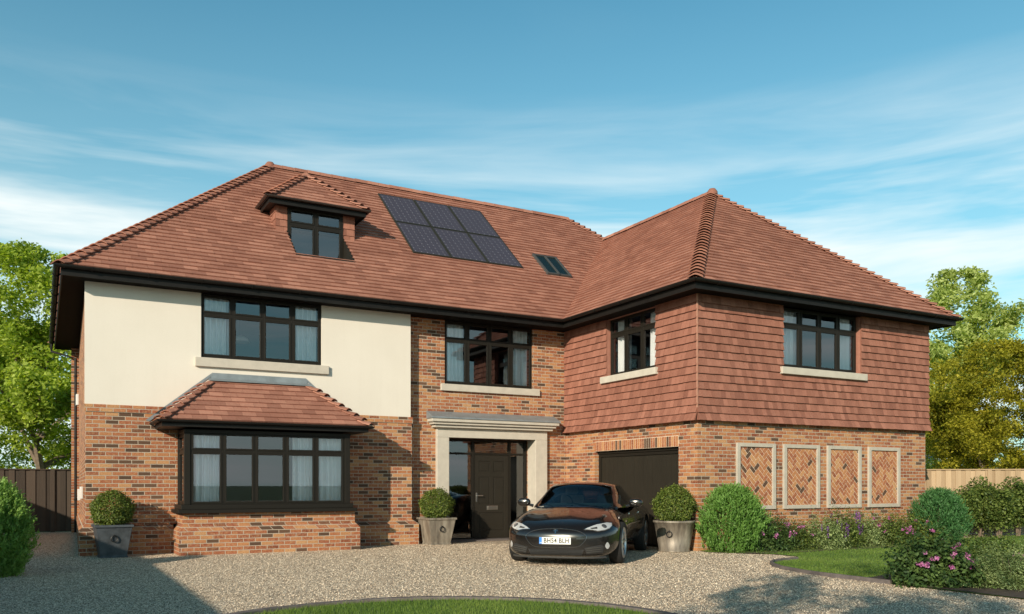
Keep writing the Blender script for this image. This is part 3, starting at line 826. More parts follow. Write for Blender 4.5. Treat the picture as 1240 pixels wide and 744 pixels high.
# --- solar panels and roof window
Sv = Vector((0, 1, PT)).normalized(); Nv = Vector((1, 0, 0)).cross(Sv).normalized()
rotm = Matrix(((1, 0, 0), (0, Sv.y, Nv.y), (0, Sv.z, Nv.z))).to_4x4()
sp0 = None
for r_ in range(2):
    for c_ in range(3):
        x = 7.15 + c_ * 1.025; run = (1.45 + .41) + r_ * 1.255
        pos = Vector((x, -OV, E_)) + Vector((0, 1, PT)) * run + Nv * .055
        if sp0 is None:
            b = MB(); w_, l_ = 1.0, 1.63
            b.box(0, .03, 0, l_, -.035, .006); b.box(w_ - .03, w_, 0, l_, -.035, .006); b.box(.03, w_ - .03, 0, .03, -.035, .005); b.box(.03, w_ - .03, l_ - .03, l_, -.035, .005)
            sp0 = b.build('solar_panel', M['solarframe'], house)
            b = MB(); b.box(.03, w_ - .03, .03, l_ - .03, -.02, 0); b.build('solar_cells', M['solar'], sp0)
            s_ = sp0
        else: s_ = copy_tree(sp0, house)
        s_.matrix_local = Matrix.Translation(pos) @ rotm
b = MB(); w_, l_ = .76, 1.07
for q_ in ((0, .06, 0, l_), (w_ - .06, w_, 0, l_), (.35, .41, 0, l_), (.06, w_ - .06, 0, .06), (.06, w_ - .06, l_ - .06, l_)): b.box(*q_, -.03, .055)
rw = b.build('roof_window', plain('grey_frame', (.07, .075, .075), .5, .2), house, bevel=.004); rw.matrix_local = Matrix.Translation(Vector((10.875, -OV, E_)) + Vector((0, 1, PT)) * 1.75 + Nv * .02) @ rotm
b = MB(); b.box(.06, .35, .06, l_ - .06, .02, .03); b.box(.41, w_ - .06, .06, l_ - .06, .02, .03)
b.build('pane', plain('roof_glass', (.008, .018, .02), .12, spec=.35), rw)

# --- dormer
dm = empty('dormer', (4.82, 1.63, 6.37), parent=house); do = Vector((4.82, 1.63, 6.37))
def rz_(y): return E_ + (y + OV) * PT
t2, u2 = MB(), MB(); DW0, DW1, DYF, DZ = 3.70, 5.94, 1.38, 7.76; dh = (DW1 - DW0) / 2
Q3 = lambda x, y, z: Vector((x, y, z)) - do
ylen = (DZ - E_) / PT - OV + .0         # y where the eave meets the main roof
run_ = ylen - DYF
ap = DYF + dh; za = DZ + dh * PT; yr = (za - E_) / PT - OV
tiles(t2, Q3(DW0, DYF, DZ), (1, 0, 0), Vector((0, 1, PT)), [(0, 0), (2 * dh, 0), (dh, dh * sl_)], G, TW, lift=.024, seed=31, under=u2)
tiles(t2, Q3(DW0, ylen, DZ), (0, -1, 0), Vector((1, 0, PT)), [(0, 0), (run_, 0), (run_ - dh, dh * sl_), (-(yr - ylen), dh * sl_)], G, TW, lift=.024, seed=32, under=u2)
tiles(t2, Q3(DW1, DYF, DZ), (0, 1, 0), Vector((-1, 0, PT)), [(0, 0), (run_, 0), (run_ + yr - ylen, dh * sl_), (dh, dh * sl_)], G, TW, lift=.024, seed=33, under=u2)
dr = t2.build('dormer_roof', M['roof'], dm, recalc=False); u2.build('underlay', M['under'], dr, recalc=False)
hip(Q3(DW0, DYF, DZ), Q3(4.82, ap, za), dr, halfw=.12, seed=34); hip(Q3(DW1, DYF, DZ), Q3(4.82, ap, za), dr, halfw=.12, seed=35)
ridge(Q3(4.82, ap - .05, za), Q3(4.82, yr + .1, za), dr, .10)
dp = [(DW0 - do.x, ylen - do.y + .1), (DW0 - do.x, DYF - do.y), (DW1 - do.x, DYF - do.y), (DW1 - do.x, ylen - do.y + .1)]
b = MB(); sweep(b, dp, gutter_profile(.045), DZ - do.z - .015); b.build('dormer_gutter', plain('dark_gutter', (.03, .02, .016), .4), dm)
b = MB(); sweep(b, dp, [(-.022, -.16), (0, -.16), (0, -.01), (-.022, -.01)], DZ - do.z); b.box(DW0 - do.x + .02, DW1 - do.x - .02, DYF - do.y + .02, ylen - do.y, DZ - do.z - .13, DZ - do.z - .115); b.build('dormer_fascia', M['black'], dm)
zc0 = 7.02 - do.z; ztop = DZ - .13 - do.z
t3s = [MB(), MB()]
for t3, (x0, x1) in zip(t3s, ((3.90, 4.16), (5.46, 5.74))):
    tiles(t3, Vector((x0 - do.x, 0, zc0)), (1, 0, 0), (0, 0, 1), [(0, 0), (x1 - x0, 0), (x1 - x0, ztop - zc0), (0, ztop - zc0)], .157, .17, lift=.02, seed=36)
for t3, (xs, Uu) in zip(t3s, ((3.90, (0, -1, 0)), (5.74, (0, 1, 0)))):
    if xs < 4: tiles(t3, Vector((xs - do.x, 0, zc0)), Uu, (0, 0, 1), [(0, 0), (-(ztop - zc0) / PT - .06, ztop - zc0), (0, ztop - zc0)], .157, .17, lift=.012, seed=37)
    else: tiles(t3, Vector((xs - do.x, 0, zc0)), Uu, (0, 0, 1), [(0, 0), ((ztop - zc0) / PT + .06, ztop - zc0), (0, ztop - zc0)], .157, .17, lift=.012, seed=38)
for t3 in t3s: t3.build('dormer_cheek', M['hung'], dm, recalc=False)
for t3x0, t3x1 in ((3.91, 4.16), (5.46, 5.73)):
    b = MB(); b.face([Q3(t3x0, 1.64, 7.0), Q3(t3x1, 1.64, 7.0), Q3(t3x1, 1.64, 7.68), Q3(t3x0, 1.64, 7.68)]); b.build('cheek_backing', M['under'], dm, recalc=False)
b = MB()      # lead lined cut-out below the window
for x in (4.16, 5.46): b.extrude([Q3(x, .80, rz_(.80) + .035), Q3(x, 1.66, rz_(1.66) + .035), Q3(x, 1.66, 6.30), Q3(x, .80, 6.30)], (.02 if x > 5 else -.02, 0, 0))
b.box(4.16 - do.x, 5.46 - do.x, .82 - do.y, 1.66 - do.y, 6.30 - do.z, 6.34 - do.z); b.box(4.14 - do.x, 5.48 - do.x, .78 - do.y, .81 - do.y, 6.28 - do.z, 6.375 - do.z)
b.build('lead_well', M['frame'], dm)
window(dm, (4.165 - do.x, 1.60 - do.y, 6.34 - do.z), FR, 1.29, 7.65 - 6.34, 2, .92, outer=.05, mull=.07)
b = MB(); b.box(4.10 - do.x, 5.52 - do.x, .06, .10, -.05, 1.3); b.build('unlit_room_sheet', plain('dark_room', (.03, .035, .045), .8), dm)  # dark sheet close behind the glass, coloured as the unlit room

# the main roof needs an opening where the dormer window is cut in
def cut_faces(obj, test):
    bm = bmesh.new(); bm.from_mesh(obj.data)
    for co, no in cut_planes: bmesh.ops.bisect_plane(bm, geom=bm.verts[:] + bm.edges[:] + bm.faces[:], plane_co=co, plane_no=no)
    dead = [f for f in bm.faces if test(f.calc_center_median())]
    bmesh.ops.delete(bm, geom=dead, context='FACES'); bm.to_mesh(obj.data); bm.free()
cut_planes = [((4.16, 0, 0), (1, 0, 0)), ((5.46, 0, 0), (1, 0, 0)), ((0, .81, 0), (0, 1, 0)), ((0, 1.66, 0), (0, 1, 0))]
inwell = lambda c: 4.16 < c.x < 5.46 and .81 < c.y < 1.66 and abs(c.z - rz_(c.y)) < .1
cut_faces(roof, inwell)
for ch in roof.children:
    if ch.name.startswith('underlay'): cut_faces(ch, inwell)

# --- rooms behind the glass
def room(x0, x1, y0, y1, z0, z1, open_, mt):
    b = MB(); P = lambda a, c, d: (a, c, d)
    fs = dict(front=[P(x0, y0, z0), P(x1, y0, z0), P(x1, y0, z1), P(x0, y0, z1)], back=[P(x0, y1, z0), P(x1, y1, z0), P(x1, y1, z1), P(x0, y1, z1)],
              left=[P(x0, y0, z0), P(x0, y1, z0), P(x0, y1, z1), P(x0, y0, z1)], right=[P(x1, y0, z0), P(x1, y1, z0), P(x1, y1, z1), P(x1, y0, z1)],
              top=[P(x0, y0, z1), P(x1, y0, z1), P(x1, y1, z1), P(x0, y1, z1)])
    for k, v in fs.items():
        if k != open_: b.face(v)
    b.face([P(x0, y0, z0), P(x1, y0, z0), P(x1, y1, z0), P(x0, y1, z0)], mi=1)
    b.build('interior_wall', [mt, M['floorin']], house, recalc=False)
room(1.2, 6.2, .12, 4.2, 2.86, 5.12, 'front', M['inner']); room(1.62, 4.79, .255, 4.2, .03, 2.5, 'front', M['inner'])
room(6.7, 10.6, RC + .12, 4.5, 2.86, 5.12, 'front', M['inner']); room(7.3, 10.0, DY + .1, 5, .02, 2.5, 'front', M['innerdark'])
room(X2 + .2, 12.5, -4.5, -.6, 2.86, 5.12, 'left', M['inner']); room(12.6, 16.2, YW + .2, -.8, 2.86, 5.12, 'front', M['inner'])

# ================================================================= GROUND
def sheet(name, pts, z, mt, **kw):
    b = MB(); b.face([(p[0], p[1], z) for p in pts]); o_ = b.build(name, mt, recalc=False)
    if o_.data.polygons[0].normal.z < 0: o_.data.flip_normals()
    return tag(o_, **kw)
sheet('ground', [(-2500, -2500), (2500, -2500), (2500, 2500), (-2500, 2500)], -.008, M['field'], kind='structure')
sheet('gravel_driveway', [(-30, -60), (60, -60), (60, 9.6), (-30, 9.6)], 0, M['gravel'], kind='structure')

LC, LR = Vector((2.30, -11.10)), 2.40
BED2 = [(9.20, -9.75), (9.18, -10.4), (9.18, -12.4), (9.25, -15), (13.5, -15), (13.5, -10.6), (11.9, -9.9), (10.2, -9.5)]
isl = [(LC.x + LR * math.cos(2 * math.pi * k / 96), LC.y + LR * math.sin(2 * math.pi * k / 96)) for k in range(96)]
sheet('lawn', isl, .012, M['grass'], kind='structure')
curl_full = [(10.95, -7.05), (10.55, -7.10), (10.20, -7.22), (9.93, -7.42), (9.68, -7.72), (9.45, -8.12), (9.27, -8.7), (9.18, -9.4), (9.15, -10.3), (9.15, -11.3), (9.18, -12.4), (9.22, -14), (9.3, -16), (9.6, -20)]
curl = curl_full[:9]
lawn2 = curl_full + [(60, -20), (60, -4.66), (10.82, -4.66), (10.72, -5.0), (11.0, -5.45), (11.45, -5.95), (11.45, -6.6)]
sheet('lawn', lawn2, .012, M['grass'], kind='structure')

# stone edgings, laid as separate setts inside one line
def edging(pts, w_, h_, seg, label):
    b = MB(); P = [Vector(p) for p in pts]; acc = []
    for a, c in zip(P[:-1], P[1:]):
        n = max(1, int((c - a).length / .04))
        for k in range(n): acc.append(a + (c - a) * k / n)
    acc.append(P[-1]); st = max(2, int(seg / .04)); i = 0
    while i < len(acc) - 1:
        j = min(i + st, len(acc) - 1); run = acc[i:j + 1]; L = []; dz = random.uniform(-.004, .004)
        for k, p in enumerate(run):
            t = (run[min(k + 1, len(run) - 1)] - run[max(k - 1, 0)]).normalized(); n_ = Vector((-t.y, t.x)) * w_ / 2
            if k == 0: p = p + t * .004
            if k == len(run) - 1: p = p - t * .004
            L.append((p - n_, p + n_))
        vs = []
        for a, c in L: vs += [(a.x, a.y, -.01), (a.x, a.y, h_ + dz), (c.x, c.y, h_ + dz), (c.x, c.y, -.01)]
        fs = [(4 * k + q_, 4 * k + (q_ + 1) % 4, 4 * k + 4 + (q_ + 1) % 4, 4 * k + 4 + q_) for k in range(len(L) - 1) for q_ in range(4)] + [(0, 1, 2, 3), tuple(4 * (len(L) - 1) + k for k in (3, 2, 1, 0))]
        b.raw(vs, fs, .3 + .5 * random.random()); i = j
    return b.build('lawn_edging', M['kerb'], label=label, cat='edging', bevel=.006)
edging([(LC.x + (LR + .05) * math.cos(2 * math.pi * k / 120), LC.y + (LR + .05) * math.sin(2 * math.pi * k / 120)) for k in range(121)], .10, .045, .9, 'low dark stone edging curving round the nearest grass at the bottom of the photo')
edging(curl, .05, .055, 3., 'dark edging that curls at its end between the gravel and the lawn beside the wing')

def inside(p, poly):
    c = False; n = len(poly); j = n - 1
    for i in range(n):
        if (poly[i][1] > p[1]) != (poly[j][1] > p[1]) and p[0] < (poly[j][0] - poly[i][0]) * (p[1] - poly[i][1]) / (poly[j][1] - poly[i][1]) + poly[i][0]: c = not c
        j = i
    return c


def fastmesh(name, V, nper, r, mt, parent=None, **kw):
    """V: (n*nper, 3) array of separate polygons with nper corners"""
    n = len(V) // nper; me = bpy.data.meshes.new(name)
    me.vertices.add(len(V)); me.vertices.foreach_set('co', V.astype(np.float32).ravel())
    me.loops.add(len(V)); me.loops.foreach_set('vertex_index', np.arange(len(V), dtype=np.int32))
    me.polygons.add(n); me.polygons.foreach_set('loop_start', np.arange(n, dtype=np.int32) * nper)
    me.update(calc_edges=True)
    a = me.attributes.new('rnd', 'FLOAT', 'FACE'); a.data.foreach_set('value', np.asarray(r, np.float32))
    me.materials.append(mt); o_ = bpy.data.objects.new(name, me); C.objects.link(o_)
    if parent: o_.parent = parent
    return tag(o_, **kw)


rng = np.random.default_rng(7)
def blades(P, h0, h1, w_, label_):
    n = len(P); a = rng.uniform(0, 6.283, n); h = rng.uniform(h0, h1, n); d = np.stack([np.cos(a), np.sin(a), np.zeros(n)], 1) * (w_ / 2)
    lean = rng.normal(0, .35, (n, 2)) * h[:, None]; base = np.column_stack([P, np.full(n, .01)])
    tip = base + np.column_stack([lean, h])
    V = np.stack([base - d, base + d, tip], 1).reshape(-1, 3)
    patch = .5 + .25 * np.sin(P[:, 0] * 2.1 + np.sin(P[:, 1] * 1.7)) * np.cos(P[:, 1] * 1.3)
    fastmesh('grass', V, 3, np.clip(patch + rng.normal(0, .22, n), 0, 1), M['blade'], kind='stuff')
# loose stones lying on the drive, where they are near enough to read one by one
n = 210000; dpt = 6.8 + 12.5 * rng.random(n) ** .9; lat = rng.uniform(-.64, .64, n) * dpt
P = np.column_stack([CAM.x + dpt * sa + lat * ca, CAM.y + dpt * ca - lat * sa])
ok = (np.hypot(P[:, 0] - LC.x, P[:, 1] - LC.y) > LR + .1) & ~((P[:, 1] > -.13) & (P[:, 0] > -.2)) & (P[:, 1] < 9)
ok &= ~((P[:, 0] > 1.5) & (P[:, 0] < 5.02) & (P[:, 1] > -.95)) & ~((P[:, 0] > 10.7) & (P[:, 1] > -4.75))
P = P[ok]; P = np.array([p for p in P if not (p[0] > 9.05 and inside(p, lawn2))]); n = len(P)
r_ = rng.uniform(.0032, .0075, n) * (1 + .35 * (rng.random(n) > .9)); a = rng.uniform(0, 6.283, n); cor = []
for k in range(4):
    aa = a + k * 1.5708 + rng.uniform(-.3, .3, n); q_ = r_ * rng.uniform(.8, 1.4, n); cor.append(np.column_stack([P[:, 0] + np.cos(aa) * q_, P[:, 1] + np.sin(aa) * q_, np.zeros(n)]))
ap_ = np.column_stack([P[:, 0] + rng.normal(0, .3, n) * r_, P[:, 1] + rng.normal(0, .3, n) * r_, r_ * rng.uniform(.7, 1.4, n)])
V = np.stack([np.stack([cor[k], cor[(k + 1) % 4], ap_], 1) for k in range(4)], 1).reshape(-1, 3)
fastmesh('gravel', V, 3, np.repeat(rng.random(n), 4), mat_pebble(), kind='stuff')
P = rng.uniform(-1, 1, (60000, 2)); P = P[(P ** 2).sum(1) < .985] * LR + np.array(LC); P = P[P[:, 1] > -11.6]
blades(P, .02, .055, .006, 'near')
P = np.column_stack([9.2 + 14 * rng.random(150000) ** 1.5, rng.uniform(-13, -4.7, 150000)])
P = np.array([p for p in P if inside(p, lawn2) and not inside(p, BED2)]); blades(P, .012, .034, .009, 'side')

# ================================================================= FOLIAGE
def leaves(C_, size, up=.25, aspect=.55, out=None, jitter=1., fold=True):
    """rhombic leaves at the points C_"""
    n = len(C_); nrm = rng.normal(0, 1, (n, 3)); nrm[:, 2] = np.abs(nrm[:, 2]) + up
    if out is not None: nrm = nrm * jitter + out
    nrm /= np.linalg.norm(nrm, axis=1)[:, None] + 1e-9
    t = np.cross(nrm, rng.normal(0, 1, (n, 3))); t /= np.linalg.norm(t, axis=1)[:, None] + 1e-9
    b_ = np.cross(nrm, t); s = (size * rng.uniform(.65, 1.3, n))[:, None]
    tip = t * s * .5; sd = b_ * s * .5 * aspect; up_ = nrm * s * .10
    return np.stack([C_ - tip, C_ - sd + up_, C_ + tip, C_ + sd + up_], 1).reshape(-1, 4 * 3).reshape(-1, 3)


def limb_tree(name, base, H, rad, mat, label, nclu, per, csize, leaf, trunk=.2, z0=.12, top=1., seed=0, group=None, sparse=.0, profile=None):
    """trunk, forking limbs, and leaf clumps carried on the twigs"""
    g = np.random.default_rng(seed); rt = empty(name, base, label=label, cat='tree', group=group)
    b = MB(); tips = []
    def grow(p, d, L, r_, lv):
        pts = [p]; q_ = Vector(p); dd = Vector(d)
        for k in range(4):
            dd = (dd + Vector(g.normal(0, .13, 3)) + Vector((0, 0, .05))).normalized(); q_ = q_ + dd * L / 4; pts.append(q_.copy())
            if lv >= 2: tips.append(q_.copy())
        b.tube(pts, [r_ * (1 - .16 * k) for k in range(5)], 6 if lv < 2 else 4, cap=False)
        if lv < 3:
            for k in range(3 if lv else 6):
                a = g.uniform(0, 6.28); bp = pts[2 + k % 3]; sp = g.uniform(.5, .95)
                nd = (dd * (1 - sp * .5) + Vector((math.cos(a), math.sin(a), g.uniform(-.1, .5))) * sp).normalized()
                grow(bp, nd, L * g.uniform(.55, .75), r_ * .5, lv + 1)
    grow(Vector((0, 0, 0)), Vector((0, 0, 1)), H * .42, trunk, 0)
    b.build('trunk', M['bark'], rt, recalc=False)
    # clump centres fill an uneven envelope
    prof = profile or (lambda t: math.sin(math.pi * min(1, max(0, t)) ** .75) ** .6)
    cs = []
    lob = [(g.uniform(0, 6.28), g.uniform(.1, .9), g.uniform(.12, .3)) for _ in range(9)]
    while len(cs) < nclu:
        t = g.random(); a = g.uniform(0, 6.283); rr = g.random() ** .42
        k = 1 + sum(s_ * math.cos(a - a0) * math.exp(-((t - t0) / .16) ** 2) for a0, t0, s_ in lob)
        R_ = rad * prof(t) * k * rr
        cs.append((R_ * math.cos(a), R_ * math.sin(a), H * (z0 + (1 - z0) * t) * 1.))
    cs = np.array(cs)
    if len(tips): cs = np.vstack([cs, np.array([tuple(t) for t in tips if t.z > H * z0])])
    tone = g.uniform(0, 1, len(cs)); n = len(cs) * per
    idx = np.repeat(np.arange(len(cs)), per); off = g.normal(0, 1, (n, 3)); off /= np.linalg.norm(off, axis=1)[:, None]
    off *= (g.random(n) ** .5 * csize)[:, None] * g.uniform(.6, 1.25, len(cs))[idx][:, None]; off[:, 2] *= .6
    Pn = cs[idx] + off
    Pn = Pn[Pn[:, 2] < H * 1.0]; idx = idx[:len(Pn)]
    V = leaves(Pn, leaf, up=.4)
    fastmesh('crown', V, 4, np.clip(.25 + .5 * tone[idx] + g.normal(0, .16, len(idx)), 0, 1), mat, rt)
    return rt


GRN = mat_leaf('leaf_green', (.14, .21, .022), (.30, .40, .05), (.52, .60, .14), .45)
PAL = mat_leaf('leaf_pale', (.20, .28, .06), (.38, .46, .14), (.60, .66, .30), .45)
OLV = mat_leaf('leaf_olive', (.13, .135, .010), (.29, .28, .022), (.48, .43, .05), .40)
BOX_ = mat_leaf('leaf_box', (.04, .075, .012), (.11, .16, .026), (.23, .27, .055), .25)
CON = mat_leaf('leaf_conifer', (.05, .13, .02), (.12, .25, .045), (.22, .38, .10), .28)
DKC = mat_leaf('leaf_dark_conifer', (.025, .085, .022), (.05, .15, .045), (.10, .23, .075), .22)
LAU = mat_leaf('leaf_laurel', (.04, .075, .016), (.10, .15, .03), (.20, .25, .06), .28)
SIL = mat_leaf('leaf_silver', (.11, .16, .055), (.22, .29, .11), (.38, .46, .20), .3)
ROS = mat_leaf('leaf_rose', (.025, .06, .018), (.06, .11, .03), (.12, .19, .05), .25)
LIM = mat_leaf('leaf_lime', (.06, .09, .014), (.14, .17, .03), (.22, .25, .05), .25)
PNK = mat_leaf('petal_pink', (.32, .07, .25), (.50, .16, .42), (.70, .36, .60), .35)
PUR = mat_leaf('petal_purple', (.14, .04, .28), (.26, .08, .42), (.40, .17, .55), .3)

tall = lambda t: (min(1, t / .10) ** .5) * (1 - max(0, (t - .5) / .5) ** 2.6 * .72)
limb_tree('tall_tree', at(34, 31), 9.9, 3.2, GRN, 'tall leafy bright green tree behind the fence at the left of the house', 300, 105, .58, .17, .22, .05, seed=3, profile=tall)
limb_tree('tall_tree', at(-60, 36), 9.8, 3.4, GRN, 'second tall green tree at the far left edge beyond the fence', 240, 80, .7, .17, .22, .05, seed=8, profile=tall)
limb_tree('pale_tree', at(1158, 34), 9.9, 2.35, PAL, 'tall pale green open crowned tree rising behind the right end of the roof', 270, 85, .5, .16, .2, .08, seed=25, profile=lambda t: (min(1, t / .12) ** .5) * (1 - max(0, (t - .45) / .55) ** 1.6 * .70))
rnd_ = lambda t: math.sqrt(max(0, 1 - (2 * t - 1) ** 2)) * .96 + .06
limb_tree('round_tree', at(1216, 27.5), 5.95, 2.35, OLV, 'rounded olive yellow tree with dense crown above the pale fence', 430, 110, .42, .10, .16, .16, seed=6, profile=rnd_)
limb_tree('garden_tree', at(1100, 60), 7.5, 3.0, GRN, 'distant green tree glimpsed between the house and the yellow tree', 120, 60, .7, .2, .2, .05, seed=12, profile=tall)
# unseen trees added on the street side behind the camera; they throw the broken shade over the right of the drive
limb_tree('unseen_shade_tree', (-5.6, -21.6, 0), 7.6, 2.5, GRN, 'unseen tree added behind the viewpoint to dapple the gravel with shade', 24, 36, .42, .16, .2, .45, seed=14, profile=rnd_)
limb_tree('unseen_shade_tree', (-1.2, -25.2, 0), 9.0, 2.8, GRN, 'taller unseen tree added behind the viewpoint to shade the side lawn', 24, 36, .45, .17, .22, .4, seed=15, profile=rnd_)


LCN = mat_leaf('leaf_light_conifer', (.08, .16, .03), (.17, .31, .06), (.30, .46, .13), .32)


def ball(parent, c, rad, n, leaf, mt, squash=1., name='foliage', seed=0, bumpy=.05, core=True, upb=.1):
    g = np.random.default_rng(seed); d = g.normal(0, 1, (n, 3)); d /= np.linalg.norm(d, axis=1)[:, None]
    lump = 1 + bumpy * (np.sin(d[:, 0] * 7 + 1) + np.sin(d[:, 1] * 8 + 2) + np.sin(d[:, 2] * 9)) / 1.5
    rr = rad * lump * (1 - .28 * g.random(n) ** 2.2) * (1 + .035 * g.normal(0, 1, n)) * (1 + .10 * (np.sin(d[:, 0] * 31 + seed) * np.sin(d[:, 1] * 27) * np.sin(d[:, 2] * 29) > .42))
    Pn = d * rr[:, None]; Pn[:, 2] *= squash; Pn += np.array(c)
    tone = .5 + .25 * np.sin(d[:, 0] * 15 + 3 * np.sin(d[:, 2] * 9)) * np.cos(d[:, 1] * 14)
    V = leaves(Pn, leaf, up=upb, out=d * .8)
    return fastmesh(name, V, 4, np.clip(tone + g.normal(0, .2, n), 0, 1), mt, parent)


def sprays(parent, H, rad, n, mt, seed, leaf=.07, shape=1., droop=.0, name='foliage'):
    """conifer or shrub: upward feathery sprays over an egg shaped volume"""
    g = np.random.default_rng(seed); ns = n // 14
    t = g.random(ns) ** .9; a = g.uniform(0, 6.283, ns)
    env = np.sqrt(np.clip(1 - (np.clip((t - .32) / .68, -1, 1)) ** 2, 0, 1)) * np.where(t < .32, .80 + .2 * t / .32, 1)
    env *= 1 + .13 * np.sin(a * 5 + t * 9 + seed) + .09 * np.sin(a * 9 - t * 15) + .09 * g.normal(0, 1, ns)
    rr = rad * env * (1 - .35 * g.random(ns) ** 2)
    base = np.column_stack([rr * np.cos(a), rr * np.sin(a), H * (.02 + .93 * t)])
    dr = np.column_stack([np.cos(a) * .55, np.sin(a) * .55, np.full(ns, 1.0 - droop)]) + g.normal(0, .25, (ns, 3)); dr /= np.linalg.norm(dr, axis=1)[:, None]
    L = g.uniform(.06, .24, ns) * shape
    k = np.tile(np.arange(14), ns); i = np.repeat(np.arange(ns), 14)
    Pn = base[i] + dr[i] * (L[i] * (k / 13 - .4))[:, None] + g.normal(0, .016 * shape, (len(i), 3)) * (1.25 - k / 13)[:, None]
    Pn[:, 2] = np.maximum(Pn[:, 2], .01)
    m_ = len(Pn); t_ = dr[i] + g.normal(0, .45, (m_, 3)); t_ /= np.linalg.norm(t_, axis=1)[:, None]
    bb = np.cross(t_, g.normal(0, 1, (m_, 3))); bb /= np.linalg.norm(bb, axis=1)[:, None]; s_ = (leaf * g.uniform(.6, 1.3, m_))[:, None]
    V = np.stack([Pn - t_ * s_ * .5, Pn - bb * s_ * .16, Pn + t_ * s_ * .5, Pn + bb * s_ * .16], 1).reshape(-1, 3)
    tone = g.uniform(.15, .85, ns)[i] * .6 + .4 * (k / 13) + g.normal(0, .1, m_)
    return fastmesh(name, V, 4, np.clip(tone, 0, 1), mt, parent)


def stems(parent, H, rad, n, seed, r_=.012):
    g = random.Random(seed); b = MB()
    for k in range(n):
        a = g.uniform(0, 6.28); q_ = g.uniform(.1, .75) * rad
        b.tube([(q_ * .3 * math.cos(a), q_ * .3 * math.sin(a), 0), (q_ * .6 * math.cos(a + .2), q_ * .6 * math.sin(a + .2), H * .4), (q_ * math.cos(a), q_ * math.sin(a), H * .85)], [r_, r_ * .8, r_ * .4], 5)
    return b.build('stems', M['bark'], parent, recalc=False)


# box balls in lead-look planters
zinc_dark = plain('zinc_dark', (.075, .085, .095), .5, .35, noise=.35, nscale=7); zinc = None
def mat_zinc():
    m_, Q, p, o = newmat('zinc_weathered'); tc = Q.n('ShaderNodeTexCoord').outputs['Object']; x, y, z = Q.xyz(tc)
    n_ = Q.noise(Q.comb(Q.m('MULTIPLY', x, 9.), Q.m('MULTIPLY', y, 9.), Q.m('MULTIPLY', z, 1.8)), 1., 5, .6)
    Q.put(p.inputs['Base Color'], Q.ramp(n_, [(.25, (.10, .085, .07)), (.5, (.24, .21, .17)), (.75, (.42, .38, .31))])); p.inputs['Roughness'].default_value = .5; p.inputs['Metallic'].default_value = .25
    bump(Q, p, n_, .15, .004); return m_
zinc = mat_zinc()


def planter(loc, rz, w0, w1, h_, rnd, label, mt, ring):
    rt = empty('planter', loc, rz, label=label, cat='planter', group='planters with clipped box balls')
    b = MB()
    if rnd:
        b.lathe([(0, .015), (w0 / 2 - .01, .01), (w0 / 2 + .012, .0), (w0 / 2 + .012, .03), (w0 / 2, .035), (w0 / 2 + (w1 - w0) / 2 * .96, h_ - .05), (w1 / 2 + .016, h_ - .045), (w1 / 2 + .022, h_ - .02), (w1 / 2 + .012, h_), (w1 / 2 - .012, h_), (w1 / 2 - .02, h_ - .06)], 40)
        b.build('tub', mt, rt, smooth=False, bevel=0).data.polygons.foreach_set('use_smooth', [True] * (40 * 10))
    else:
        def sq(w_, z): return [(-w_ / 2, -w_ / 2, z), (w_ / 2, -w_ / 2, z), (w_ / 2, w_ / 2, z), (-w_ / 2, w_ / 2, z)]
        prof = [(w0 + .03, 0), (w0 + .03, .03), (w0, .035), (w1 - .02, h_ - .05), (w1 + .03, h_ - .045), (w1 + .03, h_ - .005), (w1 + .01, h_), (w1 - .03, h_), (w1 - .04, h_ - .06)]
        vs = [p for w_, z in prof for p in sq(w_, z)]
        b.raw(vs, [(4 * i + k, 4 * i + (k + 1) % 4, 4 * i + 4 + (k + 1) % 4, 4 * i + 4 + k) for i in range(len(prof) - 1) for k in range(4)] + [(3, 2, 1, 0)])
        b.build('tub', mt, rt, bevel=.006)
    b = MB(); wi = w1 - .04
    if rnd: b.lathe([(wi / 2, h_ - .06), (wi / 4, h_ - .045), (.0, h_ - .04)], 24)
    else: b.box(-wi / 2, wi / 2, -wi / 2, wi / 2, h_ - .07, h_ - .05)
    b.build('compost', M['soil'], rt)
    # hanging ring on its boss
    b = MB(); zr = h_ * .58; wr = (w0 + (w1 - w0) * .58) / 2
    ang = ring; Mx = Matrix.Rotation(ang, 4, 'Z')
    pts = [Mx @ Vector((.055 * math.sin(a), -wr - .022, zr + .055 * math.cos(a))) for a in [2 * math.pi * k / 20 for k in range(21)]]
    b.tube(pts, .010, 6, cap=False); b.tube([Mx @ Vector((0, -wr + .01, zr + .06)), Mx @ Vector((0, -wr - .035, zr + .055))], .02, 8)
    b.build('ring', plain('ring_metal', (.03, .03, .03), .5, .6), rt, recalc=False)
    return rt
def box_ball(loc, rad, z, label, seed, mt=None):
    rt = empty('box_ball', loc, label=label, cat='shrub', group='clipped box balls in the planters')
    b = MB(); b.tube([(0, 0, -rad - .12), (0, 0, 0)], .022, 7); b.build('stem', M['bark'], rt)
    ball(rt, (0, 0, 0), rad, 11000, .034, mt or BOX_, seed=seed, bumpy=.055, squash=.95)
    rt.location.z = z; return rt
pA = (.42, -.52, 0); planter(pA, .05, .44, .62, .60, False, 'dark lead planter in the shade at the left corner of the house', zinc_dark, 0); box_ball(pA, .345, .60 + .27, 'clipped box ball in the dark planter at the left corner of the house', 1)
pB = (7.02, -.26, 0); planter(pB, 0, .47, .66, .60, False, 'weathered square planter at the left of the front door', zinc, .0); box_ball(pB, .36, .60 + .28, 'clipped box ball in the planter at the left of the front door', 2)
pC = (10.33, -4.45, 0); planter(pC, 0, .60, .80, .62, True, 'weathered round tub planter between the car and the corner of the wing', zinc, -.95); box_ball(pC, .395, .62 + .30, 'clipped box ball in the round tub between the car and the wing', 3)

